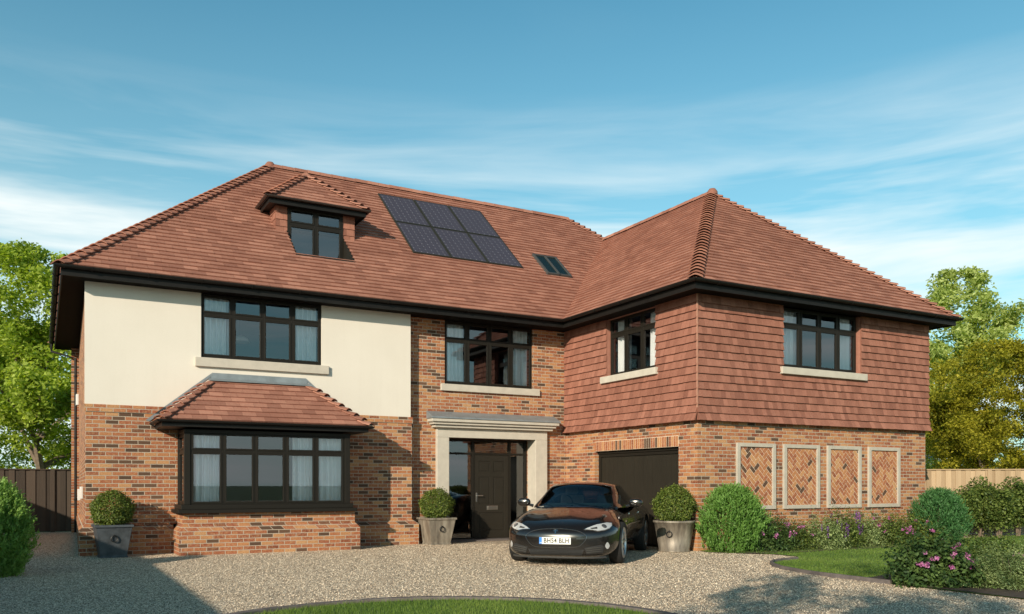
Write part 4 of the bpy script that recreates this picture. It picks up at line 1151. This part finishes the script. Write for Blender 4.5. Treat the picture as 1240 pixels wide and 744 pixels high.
# conifers
def conifer(loc, H, rad, mt, label, seed, n=26000, leaf=.055, shape=1.):
    rt = empty('conifer', loc, label=label, cat='conifer', group='conifer bushes'); b = MB(); b.tube([(0, 0, 0), (0, 0, H * .8)], [.05, .01], 7); b.build('trunk', M['bark'], rt)
    sprays(rt, H, rad, n, mt, seed, leaf, shape); return rt
conifer(at(886, 17.0), 1.32, .62, CON, 'bright green bushy conifer against the corner of the wing', 2, 36000)
conifer(at(1137, 19.3), 1.24, .54, DKC, 'dark blue green conifer at the right end of the wing', 3, 30000)
conifer(at(-8, 12.3), 1.36, .44, LCN, 'feathery light green conifer cut by the left edge of the photo', 4, 36000, .055, 1.25)

# flower border along the wing
def shrub(loc, H, rad, mt, label, seed, n=9000, leaf=.05, fl=None, nfl=0, flc=None, spike=False, name='shrub', cat='shrub', group=None):
    g = random.Random(seed); rt = empty(name, loc, label=label, cat=cat, group=group); stems(rt, H, rad, 9, seed, .008)
    gg = np.random.default_rng(seed); nn = n
    d = gg.normal(0, 1, (nn, 3)); d[:, 2] = np.abs(d[:, 2]) ** .8; d /= np.linalg.norm(d, axis=1)[:, None]
    a = np.arctan2(d[:, 1], d[:, 0]); lump = 1 + .18 * np.sin(a * 4 + seed) + .17 * np.sin(a * 7 + d[:, 2] * 8 + seed * 2) + .13 * gg.normal(0, 1, nn) + .25 * (gg.random(nn) > .93)
    rr = (1 - .6 * gg.random(nn) ** 1.5) * lump; Pn = d * rr[:, None] * np.array([rad, rad, H]); Pn[:, 2] = np.clip(Pn[:, 2], .01, None)
    tone = .5 + .3 * np.sin(a * 6 + d[:, 2] * 11 + seed); V = leaves(Pn, leaf, up=.3, out=d * .5)
    fastmesh('foliage', V, 4, np.clip(tone + gg.normal(0, .2, nn), 0, 1), mt, rt)
    proto = None
    for k in range(nfl):
        a_ = g.uniform(-2.9, .3); u = g.uniform(.35, 1.0)
        x = rad * math.cos(a_) * math.sqrt(1 - u * u * .8) * 1.05; y = rad * math.sin(a_) * math.sqrt(1 - u * u * .8) * 1.05; z = H * u * 1.04
        if proto is None:
            c = np.zeros((1, 3)); m_ = 46 if spike else 26
            if spike: Pf = np.column_stack([gg.normal(0, .010, m_), gg.normal(0, .010, m_), np.linspace(-.06, .12, m_)])
            else: Pf = gg.normal(0, .015, (m_, 3))
            Vf = leaves(Pf, .020 if spike else .032, up=.3, aspect=.8)
            proto = fastmesh('flower', Vf, 4, gg.random(m_), flc, rt); f_ = proto
        else:
            f_ = proto.copy(); C.objects.link(f_); f_.parent = rt
        f_.location = (x, y, z); f_.rotation_euler = (g.uniform(-.3, .3), g.uniform(-.3, .3), g.uniform(0, 6)); s_ = g.uniform(.7, 1.35); f_.scale = (s_, s_, s_)
    return rt
bx = [(12.05, .66, .50, ROS, 'pink flowering shrub next to the bright conifer below the first brick panel', PNK, 7, False), (12.75, .52, .48, LAU, 'dark leafy shrub with pink flowers under the second brick panel', PNK, 7, False),
      (13.50, .60, .46, SIL, 'grey green lavender clump with purple spikes under the gap between panels', PUR, 8, True), (14.20, .68, .46, LAU, 'tall green perennial with purple spikes in the middle of the border', PUR, 11, True),
      (14.95, .62, .48, SIL, 'soft grey green shrub below the third brick panel', PNK, 6, False), (15.65, .60, .50, LAU, 'green shrub with many small pink flowers below the fourth panel', PNK, 12, False), (16.45, .62, .55, LIM, 'yellow green rounded shrub near the right end of the wing', PNK, 6, False)]
for k, (x, h_, rad, mt, lb, fc, nf, spk) in enumerate(bx):
    shrub((x, -5.28 + .1 * math.sin(k * 2.1), 0), h_, rad, mt, lb, 50 + k, 8000, .042, True, nf, fc, spk, group='plants of the border along the wing')
b = MB()
bed = [(10.9, -4.67), (11.2, -5.75), (12.2, -6.0), (13.5, -5.9), (15, -6.0), (16.4, -6.0), (17.4, -5.9), (18.0, -4.67)]
sheet('flower_bed', bed, .018, M['soil'], kind='structure')
bed2 = BED2
sheet('flower_bed', bed2, .017, M['soil'], kind='structure')
shrub(at(1130, 11.25), .56, .50, ROS, 'dark leaved rose bush with pink flowers at the edge of the gravel', 71, 12000, .062, True, 24, PNK, name='rose_bush', cat='rose bush')
shrub(at(1218, 10.95), .46, .46, SIL, 'pale grey green small leaved shrub at the bottom right corner', 72, 26000, .026, name='shrub')
shrub(at(1205, 12.4), .48, .50, LAU, 'dark green shrub just behind the pale one at the bottom right', 73, 12000, .05, True, 4, PNK)
for k, (px, d_, h_) in enumerate(((1146, 21.6, 1.0), (1166, 21.3, 1.15), (1187, 21.8, 1.38), (1210, 21.2, 1.2), (1232, 21.9, 1.42), (1262, 21.4, 1.35))):
    g = np.random.default_rng(90 + k); lb = ['low laurel bush at the left end of the pale fence', 'laurel bush second from the left along the pale fence', 'taller laurel bush third from the left along the pale fence', 'laurel bush fourth along the pale fence with bare stems', 'tallest laurel bush near the right edge before the pale fence', 'laurel bush cut by the right edge before the pale fence'][k]
    rt = empty('laurel_bush', at(px, d_), label=lb, cat='bush', group='laurel bushes along the pale fence'); stems(rt, h_ * .7, .30, 7, k, .016)
    n = 5500; d = g.normal(0, 1, (n, 3)); d /= np.linalg.norm(d, axis=1)[:, None]; rr = g.random(n) ** .45
    Pn = d * rr[:, None] * np.array([.50, .40, .55 * h_ / 1.2]) * (1 + .2 * np.sin(d[:, 0] * 6 + k))[:, None] + np.array([0, 0, h_ * .60]); Pn = Pn[Pn[:, 2] > .28 + .1 * np.sin(Pn[:, 0] * 14)]
    fastmesh('foliage', leaves(Pn, .075, up=.3), 4, g.random(len(Pn)), LAU, rt)

# ================================================================= FENCES
def fence(A, B, h_, mt, label, capw=.05, step=.125, post=1.85):
    A, B = Vector(A), Vector(B); L = (B - A).length; rz = math.atan2(B.y - A.y, B.x - A.x); rt = empty('fence', A, rz, label=label, cat='fence'); b = MB()
    n = int(L / step)
    for k in range(n): b.box(k * step - .008, k * step + step + .008 - .006, -.012 + .021 * (k % 2), .008 + .021 * (k % 2), .02, h_ - .03, r=.05 + .95 * random.random())
    b.build('boards', mt, rt)
    b = MB(); b.box(0, L, -.04, .04, h_ - .03, h_, r=.5); b.build('capping', mt, rt)
    for k in range(int(L / post) + 1):
        b = MB(); b.box(k * post - .05, k * post + .05, -.035, .06, 0, h_ + .001, r=.5); b.build('post', mt, rt)
    return rt
fence((-6.0, 9.45, 0), (0.25, 9.45, 0), 1.78, M['fence'], 'dark brown board fence across the passage at the left of the house')
fa_, fb_ = at(1110, 23.3), at(1420, 22.3); fence(fa_, fb_, 1.76, M['fence2'], 'pale timber board fence behind the side lawn at the right')

# unseen flat roofed building added at the left to throw the straight shadow over the drive; a white neighbour house far behind
nb = empty('unseen_shade_building', (-7.5, -5, 0), label='unseen flat roofed brick building added beyond the left edge to shadow the drive', cat='unseen_shade_building')
b = MB(); b.box(-2.4, 2.3, -16, 26, 0, 2.42); b.build('wall', M['brick'], nb)
b = MB(); b.box(-2.6, 2.5, -16.2, 26.2, 2.42, 2.62); b.build('flat_roof', M['lead'], nb, bevel=.01)
wp = at(1116, 44); wh = empty('white_house', wp, -TH, label='white neighbouring house glimpsed beyond the fence behind the yellow tree', cat='house')
b = MB(); b.box(-5, .55, 0, 6, 0, 2.6); b.build('wall', plain('white_wall', (.72, .70, .66), .9), wh)
b = MB(); b.extrude([(-5.2, -.2, 2.6), (-5.2, 6.2, 2.6), (-5.2, 3, 3.9)], (5.9, 0, 0)); b.build('roof', M['lead'], wh)

# ================================================================= CURTAINS, LAMP, BOOKCASE
cz = lambda base, wall, w_, h_, lb: curtain(base, wall, w_, h_, lb)
for x, w_, lb in ((2.10, .52, 'pleated white curtain at the left of the upper window in the cream render'), (3.90, .50, 'pleated white curtain at the right of the upper window in the cream render')): cz((x, .17, 3.0), FR, w_, 2.1, lb)
for x, w_, lb in ((7.47, .50, 'pleated white curtain at the left of the window above the front door'), (9.27, .46, 'pleated white curtain at the right of the window above the front door')): cz((x, RC + .18, 3.0), FR, w_, 2.1, lb)
for y, w_, lb in ((-1.75, .42, 'white curtain at the far side of the window in the left flank of the wing'), (-2.95, .36, 'white curtain at the near side of the window in the left flank of the wing')): cz((X2 + .27, y, 3.0), SD, w_, 2.1, lb)
for x, w_, lb in ((13.20, .50, 'white curtain at the left of the upper window on the front of the wing'), (14.94, .45, 'white curtain at the right of the upper window on the front of the wing')): cz((x, YW + .27, 3.0), FR, w_, 2.1, lb)
for x, w_, lb in ((1.78, .60, 'pleated curtain in the leftmost light of the bay window'), (3.66, .50, 'pleated curtain in the fourth light of the bay window'), (4.16, .52, 'pleated curtain in the rightmost light of the bay window')): cz((x, -.75, .97), FR, w_, 1.32, lb)
lp = empty('pendant_lamp', (3.05, 1.3, 4.43), label='white dome pendant lamp hanging inside the upper window in the render', cat='lamp')
b = MB(); b.lathe([(.03, .14), (.08, .13), (.16, .09), (.21, 0), (.20, 0), (.15, .08), (.03, .12)], 24); b.build('lamp_shade', M['white'], lp, smooth=True)
b = MB(); b.tube([(0, 0, .13), (0, 0, .68)], .006, 6); b.build('cord', M['black'], lp)

# ================================================================= CAR
def pchip(xs, ys, x):
    xs = np.array(xs, float); ys = np.array(ys, float); o_ = np.argsort(xs); xs, ys = xs[o_], ys[o_]
    h = np.diff(xs); d = np.diff(ys) / h; m_ = np.zeros(len(xs)); m_[0], m_[-1] = d[0], d[-1]
    for i in range(1, len(xs) - 1): m_[i] = 0 if d[i - 1] * d[i] <= 0 else 2 / (1 / d[i - 1] + 1 / d[i])
    i = int(np.clip(np.searchsorted(xs, x) - 1, 0, len(h) - 1)); t = min(1, max(0, (x - xs[i]) / h[i]))
    return float((1 + 2 * t) * (1 - t) ** 2 * ys[i] + t * (1 - t) ** 2 * h[i] * m_[i] + t * t * (3 - 2 * t) * ys[i + 1] + t * t * (t - 1) * h[i] * m_[i + 1])


paint = plain('black_car_paint', (.012, .010, .009), .22, .25, coat=1., spec=.6); trim = plain('car_trim', (.008, .008, .008), .45)
rubber = plain('tyre_rubber', (.012, .012, .012), .8, bumpk=.3); alloy = plain('alloy_rim', (.55, .56, .58), .28, .9); chrome = plain('chrome_trim', (.8, .8, .8), .12, 1.)
slat = plain('slat_plastic', (.06, .055, .048), .4); cabin_m = plain('cabin_dark', (.02, .02, .02), .8); seat_m = plain('seat_leather', (.30, .28, .25), .55); lens = plain('headlight_lens', (.60, .61, .62), .15, .3, coat=1.); plate_m = plain('plate_white', (.80, .80, .76), .35); blue_m = plain('plate_blue', (.02, .20, .62), .35); letter_m = plain('plate_letters', (.01, .01, .01), .4)
carglass = mat_glass('car_glass', .08, (.74, .80, .80))
car = empty('parked_car', (8.26, -4.36, .0), R(-135), label='black saloon car with silver wheels parked nose out on the gravel before the garage', cat='car')

def zmid(x): return pchip([-2.5, -1.8, 0, 1.6, 2.3, 2.5], [.72, .64, .60, .57, .47, .42], x)
def hood(x): return pchip([-2.5, -2.2, -1.6, -.5, .8, 1.2, 1.7, 2.1, 2.35, 2.5], [1.03, 1.06, 1.03, .97, .965, .945, .86, .765, .69, .64], x)
def body_pt(x, ph):
    zm = zmid(x); XE, XB = 2.47, -2.49
    tf = max(0, (x - 1.25) / (XE - 1.25)); tb = max(0, (-1.75 - x) / (-1.75 - XB))
    w_ = pchip([-2.5, -1.5, -.3, 1.3, 2.5], [.95, .975, .945, .965, .97], x)
    kx = (1 - min(1, tf) ** 4.0) ** (1 / 2.6) * (1 - min(1, tb) ** 3.6) ** (1 / 3.2)
    kz = (1 - min(1, tf) ** 9) ** (1 / 3.) * (1 - min(1, tb) ** 9) ** (1 / 3.5)
    zb = pchip([-2.5, -2.1, -1.6, 1.7, 2.2, 2.5], [.34, .24, .17, .16, .14, .15], x)
    s_, c_ = math.sin(ph), math.cos(ph)
    if ph < math.pi / 2:
        n = 2.5; y = w_ * kx * max(s_, 0) ** (2 / n) if s_ > 0 else 0; z = zm + (hood(x) - zm) * kz * max(c_, 0) ** (2 / n)
        f = math.exp(-((y - .74 * w_ * kx) / .15) ** 2) * pchip([.6, 1.0, 1.7, 2.1, 2.3], [0, .6, 1, .5, 0], x) if x > .6 else 0
        z += .042 * f
    else:
        kz = (1 - min(1, tf) ** 16) ** (1 / 4.) * (1 - min(1, tb) ** 9) ** (1 / 3.5); n = 3.6 + 3 * min(1, tf * 1.4); y = w_ * kx * max(s_, 0) ** (2 / n) * (1 - .05 * (-c_) ** 1); z = zm - (zm - zb) * kz * max(-c_, 0) ** (2 / n)
        if abs(x) < 1.2: y -= .022 * math.exp(-((z - .42) / .09) ** 2)
    return y, z
xs_ = [-2.49 + .0005] + [-2.49 + .4 * (1 - math.cos(t * math.pi / 2)) + .002 for t in np.linspace(.1, 1, 10)] + list(np.linspace(-2.02, 1.95, 58)) + [2.47 - .5 * (1 - math.sin(t * math.pi / 2)) for t in np.linspace(.03, .995, 26)]
phs = [math.pi * k / 56 for k in range(57)]
b = MB(); K = len(phs); ring_n = 2 * K - 2; vs = []
for x in xs_:
    rr = [body_pt(x, p) for p in phs]
    ringp = [(x, y, z) for y, z in rr] + [(x, -y, z) for y, z in rr[-2:0:-1]]
    vs += ringp
fs = [(i * ring_n + k, i * ring_n + (k + 1) % ring_n, (i + 1) * ring_n + (k + 1) % ring_n, (i + 1) * ring_n + k) for i in range(len(xs_) - 1) for k in range(ring_n)] + [tuple(range(ring_n)), tuple((len(xs_) - 1) * ring_n + k for k in range(ring_n))[::-1]]
b.raw(vs, fs); body = b.build('body', [paint, cabin_m], car, smooth=True, recalc=False)
bm = bmesh.new(); bm.from_mesh(body.data); bmesh.ops.recalc_face_normals(bm, faces=bm.faces); bm.to_mesh(body.data); BV = BVHTree.FromBMesh(bm); bm.free()
cutters = []
for wx in (1.50, -1.46):
    for sy in (-1, 1):
        c_ = MB(); vs = []
        for y in (.60 * sy, 1.3 * sy):
            vs += [(wx + .392 * math.cos(2 * math.pi * k / 64), y, .355 + .392 * math.sin(2 * math.pi * k / 64)) for k in range(64)]
        c_.raw(vs, [tuple(range(64)), tuple(range(64, 128))] + [(k, (k + 1) % 64, 64 + (k + 1) % 64, 64 + k) for k in range(64)], mi=1)
        co = c_.build('arch', [paint, cabin_m], None); co.matrix_world = Matrix(); cutters.append(co)
        md = body.modifiers.new('arch', 'BOOLEAN'); md.object = co; md.operation = 'DIFFERENCE'; md.solver = 'EXACT'
body.parent = None
bpy.context.view_layer.update()
dg = bpy.context.evaluated_depsgraph_get(); nm = bpy.data.meshes.new_from_object(body.evaluated_get(dg)); body.modifiers.clear(); body.data = nm
for c_ in cutters: bpy.data.objects.remove(c_)
body.parent = car
nm.polygons.foreach_set('use_smooth', [True] * len(nm.polygons))
try: nm.set_sharp_from_angle(angle=R(38))
except Exception: pass
for p_ in nm.polygons:      # deck hidden below the glasshouse is cabin lining
    c_ = p_.center
    if -1.7 < c_.x < .72 and abs(c_.y) < .70 and c_.z > .9: p_.material_index = 1

# glasshouse
def gh(x, ph):
    zr = pchip([-2.25, -2.0, -1.4, -.8, -.25, .12, .30, .6, .95, 1.1, 1.2, 1.22], [1.005, 1.06, 1.215, 1.33, 1.385, 1.372, 1.345, 1.20, 1.022, .945, .90, .893], x)
    crown = pchip([-2.25, -1.4, -.3, .3, .6, .95, 1.1, 1.22], [.03, .05, .05, .055, .075, .085, .045, .004], x)
    yr = pchip([-2.25, -2.0, -1.4, -.5, .3, .6, .95, 1.08, 1.17, 1.22], [.42, .46, .53, .575, .585, .655, .735, .56, .32, .04], x)
    yb = pchip([-2.25, -1.8, -1.2, 0, .6, .95, 1.08, 1.17, 1.22], [.52, .67, .78, .84, .81, .75, .57, .33, .05], x)
    zb = pchip([-2.3, -1.5, .6, .95, 1.25], [.99, .945, .915, .915, .885], x); u = ph / (math.pi / 2)
    if u < .6:
        t = u / .6; return yr * t, zr - crown * t ** 3
    t = (u - .6) / .4; return yr + (yb - yr) * (1.5 * t - .5 * t * t), (zr - crown) + (zb - zr + crown) * t
gx_ = sorted(list(np.linspace(-2.24, 1.0, 66)) + list(np.linspace(1.02, 1.22, 14)) + [.30])
NP = 34; gph = [math.pi / 2 * k / NP for k in range(NP + 1)]
parts = dict(roof_panel=MB(), windscreen=MB(), side_window=MB(), side_window2=MB(), rear_window=MB(), pillar=MB())
P3 = lambda x, ph, s: (lambda yz: Vector((x, s * yz[0], yz[1])))(gh(x, ph))
def cls(x, d, s):
    if x > .30: return 'windscreen' if d < 51 else ('pillar' if d < 58 or x > .74 else 'side')
    if d > 56:
        if d > 86 or x < -1.75 or -.62 < x < -.55: return 'pillar'
        if x < -1.25 and d < 56 + (-1.25 - x) * 50: return 'pillar'
        return 'side'
    if x < -.78 and d < 44 and x > -2.05: return 'rear_window'
    return 'roof_panel' if d < 49 else 'pillar'
for s in (1, -1):
    for i in range(len(gx_) - 1):
        for k in range(NP):
            xm = (gx_[i] + gx_[i + 1]) / 2; d = math.degrees((gph[k] + gph[k + 1]) / 2); c_ = cls(xm, d, s)
            if c_ == 'side': c_ = 'side_window' if s > 0 else 'side_window2'
            q_ = [P3(gx_[i], gph[k], s), P3(gx_[i + 1], gph[k], s), P3(gx_[i + 1], gph[k + 1], s), P3(gx_[i], gph[k + 1], s)]
            parts[c_].face(q_ if s > 0 else q_[::-1])
def weld(o_):
    bm = bmesh.new(); bm.from_mesh(o_.data); bmesh.ops.remove_doubles(bm, verts=bm.verts, dist=1e-5)
    bmesh.ops.recalc_face_normals(bm, faces=bm.faces)
    if sum(f.normal.z for f in bm.faces) < 0: bmesh.ops.reverse_faces(bm, faces=bm.faces)
    for f in bm.faces: f.smooth = True
    bm.to_mesh(o_.data); bm.free()
for k_, mb_ in parts.items():
    o_ = mb_.build(dict(side_window2='side_window', pillar='roof_pillars').get(k_, k_), carglass if 'wind' in k_ else paint, car, recalc=False); weld(o_)
# cabin: dashboard, seats with head rests, wheel
b = MB(); b.box(.42, .74, -.62, .62, .86, .965); b.tube([(.46, -.62, .96), (.46, .62, .96)], .035, 8); b.build('dashboard', seat_m, car, bevel=.02)
for sy in (.36, -.36):
    b = MB(); b.extrude([(-.50, sy - .22, .80), (-.32, sy - .22, .80), (-.42, sy - .20, 1.13), (-.52, sy - .20, 1.13)], (0, .44, 0)); st_ = b.build('seat', seat_m, car, bevel=.03)
    b = MB(); b.box(-.53, -.44, sy - .12, sy + .12, 1.14, 1.29); b.build('head_rest', seat_m, st_, bevel=.03)
b = MB(); b.tube([(.26 + .03 * math.cos(a), -.36 + .18 * math.sin(a), .985 + .17 * math.cos(a)) for a in [2 * math.pi * k / 24 for k in range(25)]], .014, 6, cap=False); b.build('steering_wheel', trim, car)

def front(y, z):
    h = BV.ray_cast(Vector((4, y, z)), Vector((-1, 0, 0))); return (h[0], h[1]) if h[0] else (None, None)
def decal(name, poly, mt, off=.004, step=.016, parent=None, rim=.012):
    b = MB(); ys = [p[0] for p in poly]; zs_ = [p[1] for p in poly]
    y = min(ys)
    while y < max(ys):
        z = min(zs_)
        while z < max(zs_):
            c_ = clip2(clip2(clip2(clip2(list(poly), 0, y, False), 0, y + step, True), 1, z, False), 1, z + step, True) if len(poly) > 2 else []
            if len(c_) > 2:
                out = []
                for p in c_:
                    h, n = front(p[0], p[1])
                    if h is None: break
                    out.append(h + n * off)
                if len(out) == len(c_): b.face(out)
            z += step
        y += step
    o_ = b.build(name, mt, parent or car, recalc=False)
    bm = bmesh.new(); bm.from_mesh(o_.data); bmesh.ops.remove_doubles(bm, verts=bm.verts, dist=1e-5)
    for f in bm.faces: f.smooth = True
    if sum(f.normal.x for f in bm.faces) < 0: bmesh.ops.reverse_faces(bm, faces=bm.faces)
    bm.to_mesh(o_.data); bm.free(); return o_
def line(name, pts, r_, mt, off=.002, parent=None, close=False):
    P = []
    pts = list(pts) + ([pts[0]] if close else [])
    for a, c in zip(pts[:-1], pts[1:]):
        for t in np.linspace(0, 1, 8, endpoint=False):
            h, n = front(a[0] + (c[0] - a[0]) * t, a[1] + (c[1] - a[1]) * t)
            if h is not None: P.append(h + n * off)
    h, n = front(*pts[-1])
    if h is not None: P.append(h + n * off)
    b = MB(); b.tube(P, r_, 6, cap=not close); return b.build(name, mt, parent or car, recalc=False)
def smooth_poly(pts, n=6):
    out = []; N_ = len(pts)
    for i in range(N_):
        p0, p1, p2, p3 = [np.array(pts[(i + k - 1) % N_]) for k in range(4)]
        for t in np.linspace(0, 1, n, endpoint=False): out.append(tuple(.5 * ((2 * p1) + (-p0 + p2) * t + (2 * p0 - 5 * p1 + 4 * p2 - p3) * t * t + (-p0 + 3 * p1 - 3 * p2 + p3) * t ** 3)))
    return out
for s in (1, -1):
    hl = [(s * .845, .655), (s * .83, .695), (s * .76, .706), (s * .62, .680), (s * .50, .632), (s * .45, .604), (s * .58, .596), (s * .66, .578), (s * .76, .592), (s * .82, .618)]
    if s < 0: hl = hl[::-1]
    h_ = decal('headlight', hl, lens, .006); line('lens_edge', hl, .006, chrome, .004, h_, True)
    b = MB()
    pt, n_ = front(s * .74, .652)
    if pt is not None:
        b.lathe([(.0, .012), (.030, .012), (.034, .004), (.042, .004), (.046, .0)], 20, Matrix.Translation(pt + n_ * .006) @ n_.to_track_quat('Z', 'Y').to_matrix().to_4x4()); b.build('bulb_housing', plain('lamp_inner', (.12, .12, .13), .2, .6), h_)
    decal('dark_bezel', [(s * .64, .640), (s * .54, .622), (s * .56, .610), (s * .65, .612)][::s], trim, .009, parent=h_)
    ik = [(s * .47, .315), (s * .72, .365), (s * .76, .33), (s * .74, .235), (s * .50, .215)][::s]
    decal('side_intake', ik, cabin_m, .003)
    for k in range(3): line('intake_slat', [(s * .50, .24 + .030 * k), (s * .735, .262 + .032 * k)], .006, slat, .008)
    fg = smooth_poly([(s * .80, .40), (s * .83, .34), (s * .80, .29), (s * .77, .34)][::s], 4)
    decal('fog_lamp', fg, lens, .005)
nose = smooth_poly([(-.50, .50), (-.38, .575), (-.15, .612), (.15, .612), (.38, .575), (.50, .50), (.46, .41), (.36, .335), (.12, .315), (-.12, .315), (-.36, .335), (-.46, .41)], 5)
line('nose_trim', nose, .0055, plain('dull_chrome', (.35, .35, .34), .2, 1.), .003, None, True)
gr = [(-.46, .285), (.46, .285), (.42, .195), (-.42, .195)][::-1]
g_ = decal('lower_grille', gr, cabin_m, .003)
for k in range(4): line('grille_bar', [(-.42, .21 + .022 * k), (.42, .21 + .022 * k)], .0035, trim, .006, g_)
b = MB(); pl_ = []
for k in range(21):
    y = -.86 + 1.72 * k / 20; h, n = front(y, .20)
    if h is not None: pl_.append(h + Vector((.012, 0, -.045)))
b.tube(pl_, .016, 6); b.build('front_splitter', plain('splitter', (.05, .048, .045), .4), car)
# emblem: a small curved T on the nose
h, n = front(0, .565); em = empty('emblem', h + n * .006, parent=car)
em.rotation_euler = (0, -math.atan2(n.z, n.x), 0)
b = MB(); b.extrude([(0, -.006, -.040), (0, .006, -.040), (0, .014, .014), (0, -.014, .014)], (.004, 0, 0)); arc = [(0, .045 * math.sin(a), .035 * math.cos(a) - .008) for a in np.linspace(-.95, .95, 9)]; arc2 = [(0, .045 * math.sin(a), .035 * math.cos(a) - .018 + .004 * abs(math.sin(a))) for a in np.linspace(.95, -.95, 9)]
b.extrude(arc + arc2, (.004, 0, 0)); b.extrude([(0, .052 * math.sin(a), .035 * math.cos(a) + .004) for a in np.linspace(-.9, .9, 9)] + [(0, .052 * math.sin(a), .035 * math.cos(a) - .001) for a in np.linspace(.9, -.9, 9)], (.004, 0, 0))
b.build('emblem_mark', chrome, em)
# number plate
h, n = front(0, .425); tl = -math.atan2(n.z, n.x)
np_ = empty('number_plate', h + Vector((.016, 0, 0)), parent=car); np_.rotation_euler = (0, tl * .6, 0)
b = MB(); b.box(-.008, 0, -.26, .26, -.0555, .0555); b.build('plate', plate_m, np_, bevel=.002)
b = MB(); b.box(0, .0015, -.26, -.215, -.054, .054); b.build('blue_band', blue_m, np_)
def text(s_, size, name, mt, parent, loc, sx=1., bold=.004):
    cu = bpy.data.curves.new('t', 'FONT'); cu.body = s_; cu.size = size; cu.align_x = 'CENTER'; cu.align_y = 'CENTER'; cu.extrude = .0008; cu.offset = bold; cu.space_character = 1.08
    t_ = bpy.data.objects.new('t', cu); C.objects.link(t_); bpy.context.view_layer.update()
    me = bpy.data.meshes.new_from_object(t_.evaluated_get(bpy.context.evaluated_depsgraph_get())); bpy.data.objects.remove(t_)
    # text x runs along the car's +y, text y is up, facing forward
    me.transform(Matrix(((0, 0, 1, 0), (sx, 0, 0, 0), (0, 1, 0, 0), (0, 0, 0, 1)))); me.materials.clear(); me.materials.append(mt)
    o_ = bpy.data.objects.new(name, me); C.objects.link(o_); o_.parent = parent; o_.location = loc; return o_
text('BH54 BLH', .108, 'lettering', letter_m, np_, (.0022, .022, -.001), .84, .0022)
text('GB', .022, 'lettering', plate_m, np_, (.0026, -.237, -.036), 1., .0005)

# mirrors
for s in (1, -1):
    b = MB(); c_ = Vector((.58, s * 1.035, 1.005)); vs = []; nn, mm = 14, 8
    for i in range(mm + 1):
        th = math.pi * i / mm
        for k in range(nn):
            a = 2 * math.pi * k / nn; e = lambda v, p: math.copysign(abs(v) ** p, v)
            vs.append(c_ + Vector((.055 * e(math.cos(th), .8) + .02 * 0, .125 * math.sin(th) ** .6 * e(math.cos(a), .7), .078 * math.sin(th) ** .6 * e(math.sin(a), .75))))
    b.raw(vs, [(i * nn + k, i * nn + (k + 1) % nn, (i + 1) * nn + (k + 1) % nn, (i + 1) * nn + k) for i in range(mm) for k in range(nn)])
    mr = b.build('wing_mirror', paint, car, smooth=True)
    b = MB(); b.tube([(.58, s * .86, .94), (.58, s * .95, .965)], [.03, .022], 8); b.build('mirror_arm', paint, mr)
# wheels
def wheel(wx, sy):
    wh_ = empty('wheel', (wx, sy * .855, .352), parent=car); T = Matrix.Rotation(R(-90) * sy, 4, 'X')      # lathe axis z -> outward y
    b = MB(); b.lathe([(.250, -.10), (.30, -.115), (.335, -.105), (.350, -.07), (.352, 0), (.350, .07), (.335, .105), (.30, .115), (.250, .10), (.250, -.10)], 48, T)
    b.build('tyre', rubber, wh_, smooth=True)
    b = MB(); b.lathe([(.252, -.09), (.252, .098), (.262, .104), (.258, .112), (.245, .108), (.232, .085), (.228, -.08), (.252, -.09)], 48, T)
    for k in range(10):
        a = 2 * math.pi * k / 10; Rm = T @ Matrix.Rotation(a, 4, 'Z')
        v_ = [(.03, -.024, .075), (.03, .024, .075), (.24, .014 + .02, .098), (.24, -.014 + .02, .098), (.03, -.024, .055), (.03, .024, .055), (.24, .034, .06), (.24, .006, .06)]
        b.raw([Rm @ Vector(p) for p in v_], [(0, 3, 2, 1), (4, 5, 6, 7), (0, 1, 5, 4), (1, 2, 6, 5), (2, 3, 7, 6), (3, 0, 4, 7)])
    b.lathe([(0, .085), (.03, .085), (.055, .076), (.06, .05)], 24, T)
    b.build('rim', alloy, wh_, smooth=False, bevel=.003)
    b = MB(); b.lathe([(0, .0), (.19, .0), (.19, .02), (0, .02)], 32, T); b.build('brake_disc', plain('brake_steel', (.25, .25, .25), .4, .8), wh_)
for wx in (1.50, -1.46):
    for sy in (1, -1): wheel(wx, sy)
# door shut lines and handles on both flanks
def flank(x, z, s):
    h = BV.ray_cast(Vector((x, 3 * s, z)), Vector((0, -s, 0))); return (h[0], h[1]) if h[0] else (None, None)
for s in (1, -1):
    for path_ in ([(.95, .90), (1.0, .70), (.95, .40), (.85, .24)], [(-.10, .93), (-.12, .6), (-.10, .24)], [(-1.05, .93), (-1.06, .75), (-.98, .55), (-.86, .24)], [(.85, .24), (-.86, .24)]):
        P_ = []
        for a, c in zip(path_[:-1], path_[1:]):
            for t in np.linspace(0, 1, 8):
                h, n = flank(a[0] + (c[0] - a[0]) * t, a[1] + (c[1] - a[1]) * t, s)
                if h is not None: P_.append(h + n * .0003)
        b = MB(); b.tube(P_, .0035, 4); b.build('shut_line', trim, car, recalc=False)
    for hx in (.10, -.92):
        h, n = flank(hx, .80, s); b = MB(); b.box(h.x - .11, h.x + .11, h.y - .012, h.y + .012, h.z - .012, h.z + .012); b.build('door_handle', chrome, car, bevel=.006)
    h, n = flank(1.13, .70, s); b = MB(); b.extrude([(1.06, h.y - .004 * s, .72), (1.22, h.y - .004 * s, .70), (1.20, h.y - .004 * s, .675), (1.08, h.y - .004 * s, .69)], (0, .01 * s, 0)); b.build('side_marker', chrome, car)
b2 = MB(); b2.tube([(1.06, .42, .905), (.95, .05, .99), (.93, -.15, .998)], .006, 5); b2.build('wiper', trim, car)
b2 = MB(); b2.tube([(1.10, -.18, .905), (.93, -.5, .965), (.86, -.62, .975)], .006, 5); b2.build('wiper', trim, car)
